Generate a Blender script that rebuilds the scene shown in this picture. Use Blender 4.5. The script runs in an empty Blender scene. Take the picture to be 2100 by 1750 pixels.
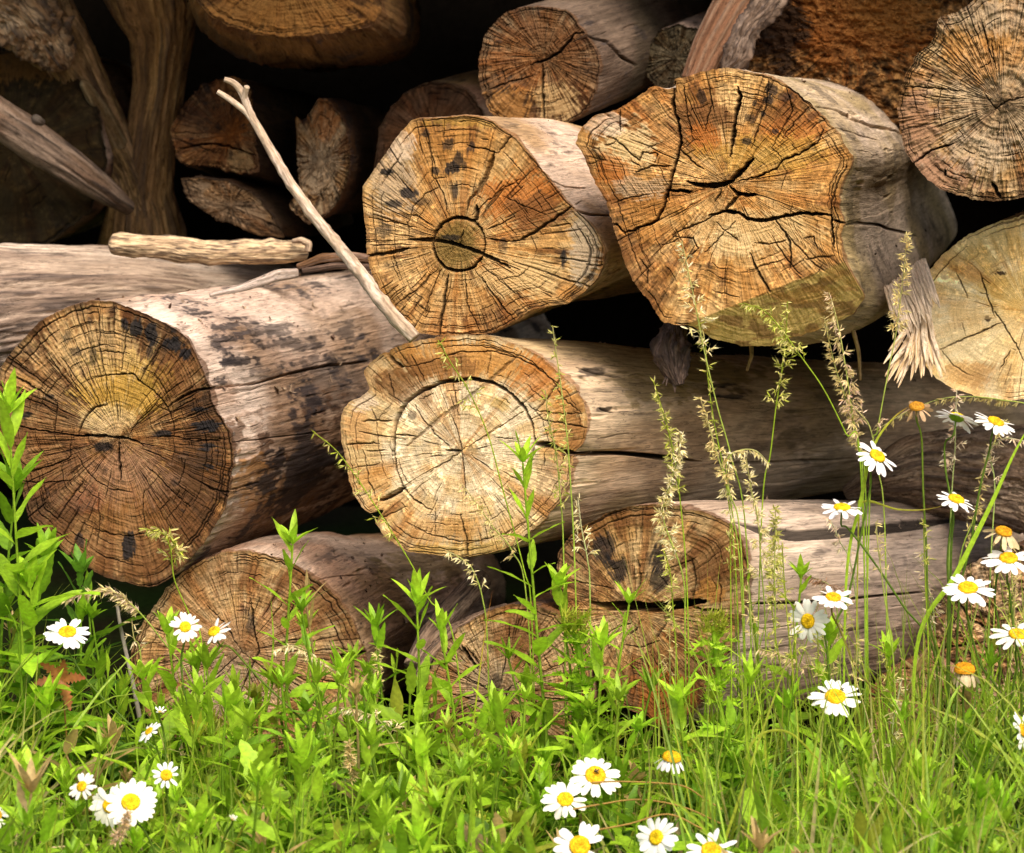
import bpy, math, random
import numpy as np
from mathutils import Vector, Matrix
random.seed(7); rng = np.random.default_rng(11)
sc = bpy.context.scene
COL = sc.collection

# ---------------------------------------------------------------- camera
CAM = np.array([0.0, -4.0, 0.90]); PITCH = math.radians(6.0); LENS = 102.86
cd = bpy.data.cameras.new('camera'); cam = bpy.data.objects.new('camera', cd); COL.objects.link(cam)
cam.location = CAM; cam.rotation_euler = (math.pi/2 - PITCH, 0, 0)
cd.lens = LENS; cd.sensor_width = 36; cd.clip_end = 500; cd.clip_start = 0.05
cd.dof.use_dof = True; cd.dof.focus_distance = 3.95; cd.dof.aperture_fstop = 9.0
sc.camera = cam
# ---------------------------------------------------------------- sky, sun, exposure
SUN_EL, SUN_AZ = 50, 20          # azimuth: degrees to the right of straight behind the camera
w = bpy.data.worlds.new("World"); sc.world = w; w.use_nodes = True
nt = w.node_tree; nt.nodes.clear()
sky = nt.nodes.new('ShaderNodeTexSky'); sky.sky_type = 'NISHITA'; sky.sun_disc = False
sky.sun_elevation = math.radians(SUN_EL); sky.sun_rotation = math.radians(180 - SUN_AZ)
sky.air_density = 1.0; sky.dust_density = 5.0; sky.ozone_density = 0.6
bg = nt.nodes.new('ShaderNodeBackground'); bg.inputs[1].default_value = 0.15
wo = nt.nodes.new('ShaderNodeOutputWorld')
nt.links.new(sky.outputs[0], bg.inputs[0]); nt.links.new(bg.outputs[0], wo.inputs[0])
sl = bpy.data.lights.new('sun', 'SUN'); sl.energy = 2.7; sl.angle = math.radians(42); sl.color = (1.0, 0.91, 0.80)
so = bpy.data.objects.new('sun', sl); COL.objects.link(so)
az, el = math.radians(SUN_AZ), math.radians(SUN_EL)
sdir = Vector((math.sin(az)*math.cos(el), -math.cos(az)*math.cos(el), math.sin(el)))
so.rotation_euler = sdir.to_track_quat('Z', 'Y').to_euler(); so.location = (1, -3, 5)
sc.view_settings.view_transform = 'Standard'; sc.view_settings.look = 'None'
sc.view_settings.exposure = 0.62; sc.view_settings.gamma = 1.0

# ---------------------------------------------------------------- helpers
KF = 36/LENS/2100
def at(px, py, Y):
    """points on the depth plane Y seen at photo position (px,py) of a 2100x1750 print"""
    px, py, Y = np.broadcast_arrays(np.asarray(px, float), np.asarray(py, float), np.asarray(Y, float))
    sx = (px-1050)*KF; sy = -(py-875)*KF
    dy = math.cos(PITCH) + sy*math.sin(PITCH); dz = -math.sin(PITCH) + sy*math.cos(PITCH)
    t = (Y-CAM[1])/dy
    return np.stack([CAM[0]+sx*t, Y, CAM[2]+dz*t], -1)
def proj(P):
    d = P-CAM
    f = d[..., 1]*math.cos(PITCH)-d[..., 2]*math.sin(PITCH)
    u = d[..., 1]*math.sin(PITCH)+d[..., 2]*math.cos(PITCH)
    return 1050+d[..., 0]/f/KF, 875-u/f/KF
REG = dict(A=(0,0),B=(750,0),C=(1550,0),D=(0,650),E=(750,650),F=(1550,650),G=(0,1300),H=(750,1300),I=(1550,1300))
def Z(r, s):
    a = np.array([float(v) for v in s.replace(',', ' ').split()]).reshape(-1, 2)
    if r == 'V': return a
    o = REG[r]; return (np.array(o)+a*0.40476)*0.875
def cat(*a): return np.concatenate(a)

_L = rng.random((32, 32, 32)).astype(np.float32)
def N3(x, y, z):
    x, y, z = np.broadcast_arrays(np.asarray(x, np.float32), np.asarray(y, np.float32), np.asarray(z, np.float32))
    xi = np.floor(x).astype(np.int32); yi = np.floor(y).astype(np.int32); zi = np.floor(z).astype(np.int32)
    fx = x-xi; fy = y-yi; fz = z-zi
    fx = fx*fx*(3-2*fx); fy = fy*fy*(3-2*fy); fz = fz*fz*(3-2*fz)
    x0 = xi & 31; x1 = (xi+1) & 31; y0 = yi & 31; y1 = (yi+1) & 31; z0 = zi & 31; z1 = (zi+1) & 31
    a = _L[x0, y0, z0]*(1-fx)+_L[x1, y0, z0]*fx; b = _L[x0, y1, z0]*(1-fx)+_L[x1, y1, z0]*fx
    c = _L[x0, y0, z1]*(1-fx)+_L[x1, y0, z1]*fx; d = _L[x0, y1, z1]*(1-fx)+_L[x1, y1, z1]*fx
    return (a*(1-fy)+b*fy)*(1-fz)+(c*(1-fy)+d*fy)*fz
def FB(x, y, z, o=4, g=0.5):
    s = 0; a = 1; n = 0
    for i in range(o):
        s = s+a*N3(np.asarray(x)*2**i+17*i, np.asarray(y)*2**i+5*i, np.asarray(z)*2**i+9*i); n += a; a *= g
    return s/n
def sm(x, a, b):
    t = np.clip((x-a)/(b-a), 0, 1); return t*t*(3-2*t)
def mix(a, b, t): return a*(1-t[..., None])+np.asarray(b)*t[..., None]

def tag(o, label=None, cat_=None, group=None, kind=None):
    if label:
        o['label'] = label
        if len(label.split()) > 16: print('LONG LABEL', len(label.split()), label)
    if cat_: o['category'] = cat_
    if group: o['group'] = group
    if kind: o['kind'] = kind
    return o
def empty(name, loc=(0,0,0), label=None, cat_=None, group=None):
    o = bpy.data.objects.new(name, None); COL.objects.link(o); o.location = loc; o.empty_display_size = 0.05
    bpy.context.view_layer.update()
    return tag(o, label, cat_, group)
def mesh(name, V, Q, mat, col=None, gc=None, parent=None, smooth=True, tris=None):
    V = np.asarray(V, np.float32).reshape(-1, 3)
    if parent is not None: V = V-np.array(parent.location, np.float32)
    me = bpy.data.meshes.new(name)
    Q = np.asarray(Q, np.int32).reshape(-1, 4); nq = len(Q)
    loops = Q.ravel(); starts = np.arange(nq)*4
    if tris is not None and len(tris):
        tr = np.asarray(tris, np.int32).reshape(-1, 3)
        starts = np.concatenate([starts, nq*4+np.arange(len(tr))*3]); loops = np.concatenate([loops, tr.ravel()])
    me.vertices.add(len(V)); me.loops.add(len(loops)); me.polygons.add(len(starts))
    me.vertices.foreach_set('co', V.ravel()); me.loops.foreach_set('vertex_index', loops.astype(np.int32))
    me.polygons.foreach_set('loop_start', starts.astype(np.int32))
    me.update(calc_edges=True)
    me.polygons.foreach_set('use_smooth', np.full(len(starts), smooth))
    if col is not None:
        a = me.attributes.new('Col', 'FLOAT_COLOR', 'POINT')
        c = np.ones((len(V), 4), np.float32); c[:, :3] = np.asarray(col).reshape(-1, 3); a.data.foreach_set('color', c.ravel())
    if gc is not None:
        a = me.attributes.new('gc', 'FLOAT_VECTOR', 'POINT'); a.data.foreach_set('vector', np.asarray(gc, np.float32).ravel())
    me.materials.append(mat)
    o = bpy.data.objects.new(name, me); COL.objects.link(o)
    if parent is not None: o.parent = parent
    return o
def gridq(nr, nc, wrap=True, flip=False):
    i = np.arange(nr-1)[:, None]; j = np.arange(nc if wrap else nc-1)[None, :]; j2 = (j+1) % nc
    q = np.stack([i*nc+j, i*nc+j2, (i+1)*nc+j2, (i+1)*nc+j], -1).reshape(-1, 4)
    return q[:, ::-1] if flip else q

# ---------------------------------------------------------------- materials
def wood_mat(name, sc1=900, bump=0.5, rough=0.85, lo=0.72, hi=1.25, dist=0.0006, spk=.62, split=False):
    m = bpy.data.materials.new(name); m.use_nodes = True; t = m.node_tree; N = t.nodes; L = t.links
    b = N['Principled BSDF']; b.inputs['Roughness'].default_value = rough; b.inputs['Specular IOR Level'].default_value = 0.25
    a = N.new('ShaderNodeAttribute'); a.attribute_name = 'Col'
    g = N.new('ShaderNodeAttribute'); g.attribute_name = 'gc'
    n1 = N.new('ShaderNodeTexNoise'); n1.inputs['Scale'].default_value = sc1; n1.inputs['Detail'].default_value = 5; n1.inputs['Roughness'].default_value = 0.65
    L.new(g.outputs['Vector'], n1.inputs['Vector'])
    r = N.new('ShaderNodeMapRange'); r.inputs['From Min'].default_value = 0.3; r.inputs['From Max'].default_value = 0.7
    r.inputs['To Min'].default_value = lo; r.inputs['To Max'].default_value = hi
    L.new(n1.outputs['Fac'], r.inputs['Value'])
    n2 = N.new('ShaderNodeTexNoise'); n2.inputs['Scale'].default_value = sc1*.27; n2.inputs['Detail'].default_value = 8; n2.inputs['Roughness'].default_value = 0.75
    L.new(g.outputs['Vector'], n2.inputs['Vector'])
    r2 = N.new('ShaderNodeMapRange'); r2.inputs['From Min'].default_value = spk; r2.inputs['From Max'].default_value = spk+.10; r2.inputs['To Min'].default_value = 1; r2.inputs['To Max'].default_value = .35
    L.new(n2.outputs['Fac'], r2.inputs['Value'])
    mm = N.new('ShaderNodeMath'); mm.operation = 'MULTIPLY'; L.new(r.outputs[0], mm.inputs[0]); L.new(r2.outputs[0], mm.inputs[1])
    if split:
        n3 = N.new('ShaderNodeTexNoise'); n3.inputs['Scale'].default_value = 55; n3.inputs['Detail'].default_value = 4; n3.inputs['Roughness'].default_value = .6
        L.new(g.outputs['Vector'], n3.inputs['Vector'])
        s1 = N.new('ShaderNodeMath'); s1.operation = 'SUBTRACT'; L.new(n3.outputs['Fac'], s1.inputs[0]); s1.inputs[1].default_value = .5
        s2 = N.new('ShaderNodeMath'); s2.operation = 'ABSOLUTE'; L.new(s1.outputs[0], s2.inputs[0])
        s3 = N.new('ShaderNodeMapRange'); s3.inputs['From Min'].default_value = .001; s3.inputs['From Max'].default_value = .007; s3.inputs['To Min'].default_value = .42; s3.inputs['To Max'].default_value = 1
        L.new(s2.outputs[0], s3.inputs['Value'])
        m3 = N.new('ShaderNodeMath'); m3.operation = 'MULTIPLY'; L.new(mm.outputs[0], m3.inputs[0]); L.new(s3.outputs[0], m3.inputs[1]); mm = m3
    v = N.new('ShaderNodeVectorMath'); v.operation = 'SCALE'
    L.new(a.outputs['Color'], v.inputs[0]); L.new(mm.outputs[0], v.inputs['Scale'])
    L.new(v.outputs[0], b.inputs['Base Color'])
    bp = N.new('ShaderNodeBump'); bp.inputs['Strength'].default_value = bump; bp.inputs['Distance'].default_value = dist
    L.new(n1.outputs['Fac'], bp.inputs['Height']); L.new(bp.outputs[0], b.inputs['Normal'])
    return m
M_FACE = wood_mat('cut_end_grain', 500, 0.6, dist=0.0012)
M_BODY = wood_mat('weathered_trunk', 420, 0.9, 0.8, .66, 1.32, dist=0.002, spk=.56, split=True)
M_BARK = wood_mat('rough_bark', 300, 1.0, 0.9, 0.6, 1.35, 0.003, .54)

M_SOIL_BACKDROP = wood_mat('soil_and_backdrop', 60, .5, 1.0, .7, 1.3, .004)
M_SOIL_BACKDROP.node_tree.nodes['Principled BSDF'].inputs['Specular IOR Level'].default_value = 0
for m_ in (M_FACE, M_BODY, M_BARK): m_.node_tree.nodes['Principled BSDF'].inputs['Specular IOR Level'].default_value = .12
# linear albedos
c_ = lambda *a: np.array(a, np.float32)
PALE=c_(.60,.44,.24); CREAM=c_(.66,.52,.32); AMBER=c_(.50,.26,.07); ORANGE=c_(.44,.17,.03); BROWN=c_(.20,.095,.035)
DARK=c_(.055,.035,.025); MOULD=c_(.032,.029,.033); YELL=c_(.50,.33,.07); GREY=c_(.46,.38,.30); SILVER=c_(.62,.50,.42)
OLIVE=c_(.22,.16,.05); PINKB=c_(.36,.22,.15); RED=c_(.32,.10,.05); YG=c_(.60,.42,.14); CHAR=c_(.03,.022,.018)
CN = dict(pale=PALE,cream=CREAM,amber=AMBER,orange=ORANGE,brown=BROWN,dark=DARK,mould=MOULD,yell=YELL,grey=GREY,silver=SILVER,olive=OLIVE,pinkb=PINKB,red=RED,yg=YG,char=CHAR)

def polydist(PX, PY, pts, w):
    """wall profile (0..1) of a polyline crack whose width tapers at both ends"""
    seg = np.hypot(*(pts[1:]-pts[:-1]).T); tot = seg.sum(); acc = 0; out = np.zeros_like(PX)
    m = w+8
    box = (PX > pts[:, 0].min()-m) & (PX < pts[:, 0].max()+m) & (PY > pts[:, 1].min()-m) & (PY < pts[:, 1].max()+m)
    if not box.any(): return out
    x = PX[box]; y = PY[box]; o = np.zeros_like(x)
    for k in range(len(pts)-1):
        a = pts[k]; d = pts[k+1]-a; L2 = (d*d).sum()+1e-9
        t = np.clip(((x-a[0])*d[0]+(y-a[1])*d[1])/L2, 0, 1)
        ds = np.hypot(x-a[0]-t*d[0], y-a[1]-t*d[1])
        u = (acc+t*seg[k])/tot
        wl = w*np.minimum(1, 0.3+3.0*np.minimum(u, 1-u)*1.2)
        o = np.maximum(o, np.clip((wl/2+0.9-ds)/1.6, 0, 1))
        acc += seg[k]
    out[box] = o
    return out

def log(name, label, outline, pith, Y, secs, cracks=(), bcracks=(), stains=(), bstains=(), st=None, T=700, NR=150, NV=120,
        bends=(), seed=0, category='log', group='logs in the stack', facename='cut_end', group2=None):
    S = dict(c1=PALE, c2=AMBER, c3=BROWN, inner=0.0, core=None, nrad=110, nring=50, mould=0.3, rough=1.0, wobble=1.0, rimdark=0.35, outer=1.0,
             b1=SILVER, b2=PINKB, b3=OLIVE, bm=0.4, bamp=0.004, bark=0.0, ringf=1.0, tilt=(0, 0), jag=2.3, deep=1.0, brown=0.45, fine=260, gam=1.24, gr=1.0, dim=.88)
    S.update(st or {})
    r_ = np.random.default_rng(100+seed); sd = seed*13.7
    cx, cy = pith
    th = np.linspace(0, 2*np.pi, T, endpoint=False)
    ct, sn = np.cos(th), np.sin(th)
    O = np.vstack([outline, outline[:1]])
    R = np.zeros(T)
    for k in range(len(O)-1):
        a = O[k]-[cx, cy]; d = O[k+1]-O[k]
        den = ct*d[1]-sn*d[0]; den = np.where(abs(den) < 1e-9, 1e-9, den)
        rr = (a[0]*d[1]-a[1]*d[0])/den; ss = (a[0]*sn-a[1]*ct)/den
        ok = (ss >= -1e-6) & (ss <= 1+1e-6) & (rr > 0)
        R = np.where(ok & (rr > R), rr, R)
    R[R <= 0] = R[R > 0].mean()
    def cs(a, w):       # circular smooth
        k = np.exp(-0.5*(np.arange(-3*w, 3*w+1)/w)**2); k /= k.sum()
        return np.convolve(np.concatenate([a[-3*w:], a, a[:3*w]]), k, 'same')[3*w:-3*w]
    R = cs(R, max(1, T//500))
    R = R+S['jag']*(FB(ct*28+sd, sn*28, sd, 3)-.5)*2.4+S['jag']*0.8*(FB(ct*7, sn*7, sd, 2)-.5)*3
    Rm = R.mean()
    rho = np.linspace(0.003, 1, NR)[:, None]
    PX = cx+rho*R*ct; PY = cy+rho*R*sn
    rr = rho*R
    q = rho*Rm+5*(FB(PX/60+sd, PY/60, sd, 3)-.5)*2*S['wobble']
    D = np.zeros_like(PX); K = np.zeros_like(PX); TH = np.broadcast_to(th, PX.shape)
    # radial and ring checks drawn on the polar grid
    dth = 2*np.pi/T; dr = Rm/NR
    rows = np.arange(NR)
    def radial(t0, a, b, w, dep, drift):
        j = rows[int(a*NR):max(int(b*NR), int(a*NR)+2)]; j = j[j < NR]
        if len(j) < 2: return
        rh = rho[j, 0]
        ct0 = t0/dth + drift*(FB(rh*9+t0*3, t0, sd, 3)-.5)*2/(np.maximum(rh, .1)*Rm*dth)*6
        u = (j-j[0])/(len(j)); ww = w*np.minimum(1, 4*np.minimum(u+.06, 1.06-u))
        if b >= 1: ww = w*np.minimum(1, .3+3*u)
        wi = ww/2/(np.maximum(rh, .03)*Rm*dth)
        Kk = int(np.ceil(wi.max()))+1
        for k in range(-Kk, Kk+1):
            c = np.floor(ct0).astype(int)+k
            v = np.clip(1.25*(1-abs(c-ct0)/(wi+.35)), 0, 1); c %= T
            D[j, c] = np.maximum(D[j, c], v*dep); K[j, c] = np.maximum(K[j, c], v*min(.9, dep/.005))
    def ringc(q0, t0, span, w, dep):
        c = np.arange(int(span/dth)); 
        if len(c) < 4: return
        u = c/len(c); cc = (int(t0/dth)+c) % T
        r0 = q0*NR + (FB(th[cc]*14, q0*40, sd, 3)-.5)*2*3.0/dr
        ww = np.maximum(w/dr/2*np.minimum(1, 4*np.minimum(u, 1-u)), .3)
        Kk = int(np.ceil(ww.max()))+1
        for k in range(-Kk, Kk+1):
            j = np.floor(r0).astype(int)+k; ok = (j > 0) & (j < NR-1)
            v = np.clip(1.25*(1-abs(j-r0)/(ww+.35)), 0, 1)
            D[j[ok], cc[ok]] = np.maximum(D[j[ok], cc[ok]], v[ok]*dep); K[j[ok], cc[ok]] = np.maximum(K[j[ok], cc[ok]], v[ok]*min(1, dep/.003))
    def dense(t0, a): return r_.random() < .25+.9*float(sm(N3(math.cos(t0)*2.2+sd, math.sin(t0)*2.2, a*2.5), .35, .65))
    for _ in range(int(S['nrad']*.68)):
        t00 = r_.uniform(0, 2*np.pi); a = r_.uniform(.1, .85); b = a+r_.uniform(.08, .45)
        if dense(t00, a): radial(t00, a, min(b, 1.0), r_.uniform(1.1, 2.9)**1.0, r_.uniform(.0015, .006)*S['deep'], r_.uniform(.3, 1))
    for _ in range(int(S['fine']*.6)):
        t00 = r_.uniform(0, 2*np.pi); a = r_.uniform(.3, .95)**.7; b = a+r_.uniform(.03, .16)
        if dense(t00, a): radial(t00, a, min(b, 1.0), r_.uniform(.8, 1.6), r_.uniform(.0005, .002)*S['deep'], r_.uniform(.3, 1))
    for _ in range(int(S['nring']*.65)):
        ringc(r_.uniform(.2, .985)**.6, r_.uniform(0, 2*np.pi), r_.uniform(.06, .5), r_.uniform(1.2, 2.6), r_.uniform(.0015, .005)*S['deep'])
    for qq in (.955, .975, .93, .90):
        for _ in range(3): ringc(qq+r_.uniform(-.008, .008), r_.uniform(0, 2*np.pi), r_.uniform(.3, 1.3), 2.2*S['outer'], .004)
    # custom cracks
    jx = PX+3.2*(FB(PX/9+3, PY/9, sd, 3)-.5)*2; jy = PY+3.2*(FB(PX/9+31, PY/9, sd+9, 3)-.5)*2
    for cr in cracks:
        pts, wd = cr[0], cr[1]; dep = cr[2] if len(cr) > 2 else (.028 if wd > 9 else .012 if wd > 4 else .006); dk = cr[3] if len(cr) > 3 else 1
        v = polydist(jx, jy, pts, wd)
        D = np.maximum(D, v*dep); K = np.maximum(K, v*dk)
    # relief
    ring1 = FB(q/4.0*S['ringf'], ct*1.5+TH*0, sn*1.5, 2, .8)
    ring2 = N3(q/11+sd, ct*1.2+0*q, sn*1.2+0*q)
    rad1 = N3(ct*Rm/3.2+0*q, sn*Rm/3.2+0*q, q/22+sd)
    rad2 = FB(ct*14+0*q, sn*14+0*q, q/90+sd, 3)
    big = FB(PX/95+sd, PY/95, sd*2, 4); med = FB(PX/26+sd, PY/26+7, sd, 3); fin = FB(PX/6, PY/6, sd, 2)
    rel = S['gr']*(.0018*(ring1-.5)+.0014*(rad1-.5))+(1-S['gr'])*.004*(FB(PX/13, PY/9, sd+2, 4)-.5)+.006*(big-.5)+.0035*(med-.5)+.0010*(fin-.5)
    rel = rel*S['rough']*sm(rr, 0, 12)
    # colour
    f = np.clip(sm(big*.55+rad2*.45, .38, .62), 0, 1)
    c = mix(S['c1'][None, None]*np.ones(PX.shape+(1,)), S['c2'], f*.85)
    f3 = sm(rad2*.4+med*.3+FB(PX/150, PY/150, sd+5, 2)*.3+.12*(rho-.5), .62-.3*S['brown'], .80-.3*S['brown'])
    c = mix(c, S['c3'], f3*.75)
    if S['core'] is not None:
        c = mix(c, S['core'][0], S['core'][2]*(1-sm(rho+0*q+.08*(med-.5), S['core'][1]-.04, S['core'][1]+.04)))
    ft = sm(FB(ct*Rm/9+0*q, sn*Rm/9+0*q, q/16+sd, 4), .56, .70)*sm(FB(PX/70+8, PY/70, sd, 2), .40, .60)
    c = mix(c, DARK*1.2, ft*min(1, S['mould']*2.4)*.75)
    sec = FB(ct*5+sd, sn*5+3, rho*1.6+sd, 3)
    c = mix(c, c*np.array([.78,.60,.42],np.float32), sm(sec, .50, .72)*.75)
    c = mix(c, c*np.array([.95,.78,.50],np.float32), sm(FB(PX/40+5, PY/40, sd+3, 3), .45, .65)*.6)
    c = c*(1+S['gr']*(-.26+.30*ring1+.22*ring2))[..., None]
    c = c*(1+S['gr']*(.40*rad1-.2))[..., None]*(0.82+.36*fin)[..., None]
    if S['gr'] < .5: c = c*(.35+1.3*sm(FB(PX/11, PY/8, sd+2, 4), .3, .7))[..., None]
    c = c*(1+.45*sm(fin*med*4, 1.25, 1.7))[..., None]
    for s in stains:
        x0, y0, rx, ry, cn, sg = s[:6]
        e = 1-np.hypot((PX-x0)/rx, (PY-y0)/ry)+1.1*(med-.5)+.9*(rad1-.5)*.8+.6*(fin-.5)
        c = mix(c, CN[cn], sm(e, -.05, .30)*sg)
    mo = sm(med*.5+FB(PX/14, PY/14+40, sd, 3)*.3+rad1*.2, .66-.08*S['mould'], .76-.08*S['mould'])
    c = mix(c, MOULD, mo*.8*min(1, S['mould']*2))
    c = mix(c, S['c3']*.6, sm(rho+0*q+.02*(med-.5), .965, .99)*S['rimdark'])
    c = 1.04*np.clip(c, 0, 1)**S['gam']; c = c*S['dim']; gl = c.mean(-1, keepdims=True); c = (gl+(c-gl)*.93)*np.array([1.0, .97, .84], np.float32)
    c = c*(1-.80*np.clip(K, 0, 1))[..., None]
    # positions
    YY = np.full_like(PX, float(Y)) + S['tilt'][0]*(PX-cx)/1500 + S['tilt'][1]*(PY-cy)/1500
    for bd in bends:
        (x0, y0), (x1, y1), sl_ = bd[0], bd[1], bd[2]
        nx, ny = (y1-y0), -(x1-x0); nl = math.hypot(nx, ny); dd = ((PX-x0)*nx+(PY-y0)*ny)/nl
        ext = bd[3] if len(bd) > 3 else 1e9
        YY = YY + sl_*np.clip(dd, 0, None)/1500
        if len(bd) > 4:
            fc = mix(CN[bd[4]]*(.75+.5*FB(PX/18, PY/50, sd, 3))[..., None], BROWN, sm(FB(PX/34+9, PY/16, sd, 4), .50, .62)*.75)
            fc = mix(fc, AMBER, sm(FB(PX/60, PY/22+4, sd, 3), .5, .65)*.6)
            c = mix(c, fc, sm(dd+6*(med-.5), -2, 3)*.92)
            D = D*(1-.8*sm(dd, 0, 4)); 
    P = at(PX, PY, YY)
    P0 = at(cx, cy, float(Y)+0*0)
    S3 = [(at(s[1], s[2], s[0]), s[3]) for s in secs]
    axis = S3[0][0]-P0; axis = axis/np.linalg.norm(axis)
    P = P+(D-rel)[..., None]*axis
    root = empty(name, tuple(at(cx, cy+Rm*.9, Y+.2)), label, category, group)
    V = P.reshape(-1, 3); q4 = gridq(NR, T)
    gc = np.stack([PX/1500, PY/1500, 0*PX+sd], -1)
    # centre fan
    V = np.vstack([V, at(cx, cy, Y)[None]+0*axis]); n = len(V)-1
    tris = np.stack([np.full(T, n), (np.arange(T)+1) % T, np.arange(T)], -1)
    cc = np.vstack([c.reshape(-1, 3), c[0].mean(0)[None]]); gg = np.vstack([gc.reshape(-1, 3), gc[0].mean(0)[None]])
    mesh(facename, V, q4, M_FACE, cc, gg, root, tris=tris)
    # ---- trunk
    F = P[-1]; base = at(cx, cy, Y)
    rad = F-base
    mag = np.linalg.norm(rad, axis=1); dirn = rad/mag[:, None]
    mags = cs(mag, max(2, T//S.get('bs', 60)))
    stops = [(base, 1.0)]+S3
    dist = [0]
    for k in range(1, len(stops)): dist.append(dist[-1]+np.linalg.norm(stops[k][0]-stops[k-1][0]))
    tot = dist[-1]
    NV = int(NV*1.6); s = np.linspace(0, 1, NV)**1.9*tot
    ctr = np.stack([np.interp(s, dist, [a[0][k] for a in stops]) for k in range(3)], -1)
    tp = np.interp(s, dist, [a[1] for a in stops])
    blend = sm(s, 0.0, .06+0*s)[:, None]
    flat = dirn.copy(); y0 = rad[:, 1]
    Mg = (mag*(1-blend)+mags*blend)*tp[:, None]
    flatd = dirn*1.0; fl = dirn.copy(); fl[:, 1] = 0; fl /= np.linalg.norm(fl, axis=1)[:, None]
    bl2 = sm(s, 0, .25+0*s)[:, None, None]
    W = ctr[:, None]+(dirn[None]*(1-bl2)+fl[None]*bl2)*Mg[..., None]
    U = (th*mag.mean())[None]; VV = s[:, None]
    cu, su = ct*mag.mean(), sn*mag.mean()
    def NB(fu, fv, o=3, k=0): return FB(cu*fu+sd+k+0*VV, su*fu+k+0*VV, VV*fv+sd, o)
    g1 = NB(160, 7, 2); g2 = NB(60, 5, 3, 3); g3 = NB(14, 6, 4, 7); g4 = NB(9, 3, 3, 11); g5 = NB(45, 22, 3, 17); g7 = NB(210, 60, 2, 51)
    disp = S['bamp']*(.5*(g1-.5)+1.0*(g2-.5)+2.6*(g3-.5)) - .010*sm(g2, .68, .80)*.35
    if S['bark'] > 0:
        b_ = 1-abs(NB(34, 14, 3, 23)-.5)*4; disp = disp+S['bark']*(.012*(1-np.clip(b_, 0, 1))+.006*(g5-.5))
    edge = sm(s, 0, .012+0*s)[:, None]
    disp = disp*edge
    bx, by = proj(W)
    jx = bx+4*(g5-.5)*2; jy = by+3*(g2-.5)*2
    dW = np.gradient(W, axis=1); dS = np.gradient(W, axis=0); nrm = np.cross(dW, dS); 
    ow = (W-ctr[:, None]); sg = np.sign((nrm*ow).sum(-1, keepdims=True)); nrm = nrm*sg; nrm /= np.linalg.norm(nrm, axis=-1, keepdims=True)+1e-12
    vis = ((W-CAM)*nrm).sum(-1) < 0
    Kb = np.zeros_like(bx)
    for cr in bcracks:
        v = polydist(jx, jy, cr[0], cr[1])*vis; dep = cr[2] if len(cr) > 2 else .02
        disp = disp-v*dep; Kb = np.maximum(Kb, v)
    for _ in range(S.get('nlong', 40)):     # long drying checks along the grain
        t0 = r_.integers(0, T); a = int(r_.uniform(0, .9)*NV); b = min(NV, a+int(r_.uniform(.03, .25)*NV)); j = np.arange(a, b)
        if len(j) < 3: continue
        t_ = (t0+np.round((FB(s[j]*14, t0*.37, 0, 2)-.5)*2*T*.006).astype(int)) % T
        e_ = np.minimum(1, 4*np.minimum(np.linspace(0, 1, len(j)), np.linspace(1, 0, len(j))))
        disp[j, t_] -= .0035*e_; Kb[j, t_] = np.maximum(Kb[j, t_], .75*e_)
    W = W+dirn[None]*disp[..., None]
    W[0] = F
    c = mix(S['b1'][None, None]*np.ones(bx.shape+(1,)), S['b2'], sm(g3*.6+g4*.4, .40, .60))
    c = mix(c, S['b3'], sm(NB(6, 3, 3, 31), .48, .66)*.7)
    c = c*(.62+.76*g2)[..., None]*(.70+.60*g1)[..., None]
    for s_ in bstains:
        x0, y0, rx, ry, cn, sg_ = s_
        e = 1-np.hypot((bx-x0)/rx, (by-y0)/ry)+1.5*(g5-.5)+.8*(g3-.5)+1.3*(g1-.5)+1.1*(g7-.5)
        c = mix(c, CN[cn], sm(e, -.05, .35)*sg_*vis)
    mo = sm(NB(26, 11, 4, 41)*.42+g3*.26+g1*.16+g7*.16, .58-.1*S['bm'], .64-.1*S['bm'])
    c = mix(c, MOULD*1.3, mo*.85*min(1, S['bm']*2))
    c = mix(c, c*.55, sm(g1*g5*2, .62, .8)*.6)
    c = mix(c, S['c3'], sm(.016+.03*(g5-.5)+.02*(g2-.5)-VV+0*g1, 0, .006)*.8)
    c = c*np.array([1.0, .92, .85], np.float32)*(.86+.28*g7)[..., None]*(1-.88*Kb)[..., None]
    endc = ctr[-1]
    V = np.vstack([W.reshape(-1, 3), endc[None]]); n = len(V)-1
    tris = np.stack([(NV-1)*T+np.arange(T), (NV-1)*T+(np.arange(T)+1) % T, np.full(T, n)], -1)
    gc = np.stack([cu+0*VV, su+0*VV, VV*.06+sd+0*cu], -1)
    cc = np.vstack([c.reshape(-1, 3), c[-1].mean(0)[None]]); gg = np.vstack([gc.reshape(-1, 3), gc[-1].mean(0)[None]])
    mesh('trunk', V, gridq(NV, T, flip=False), M_BARK if S['bark'] > .4 else M_BODY, cc, gg, root, tris=tris)
    return root

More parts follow.
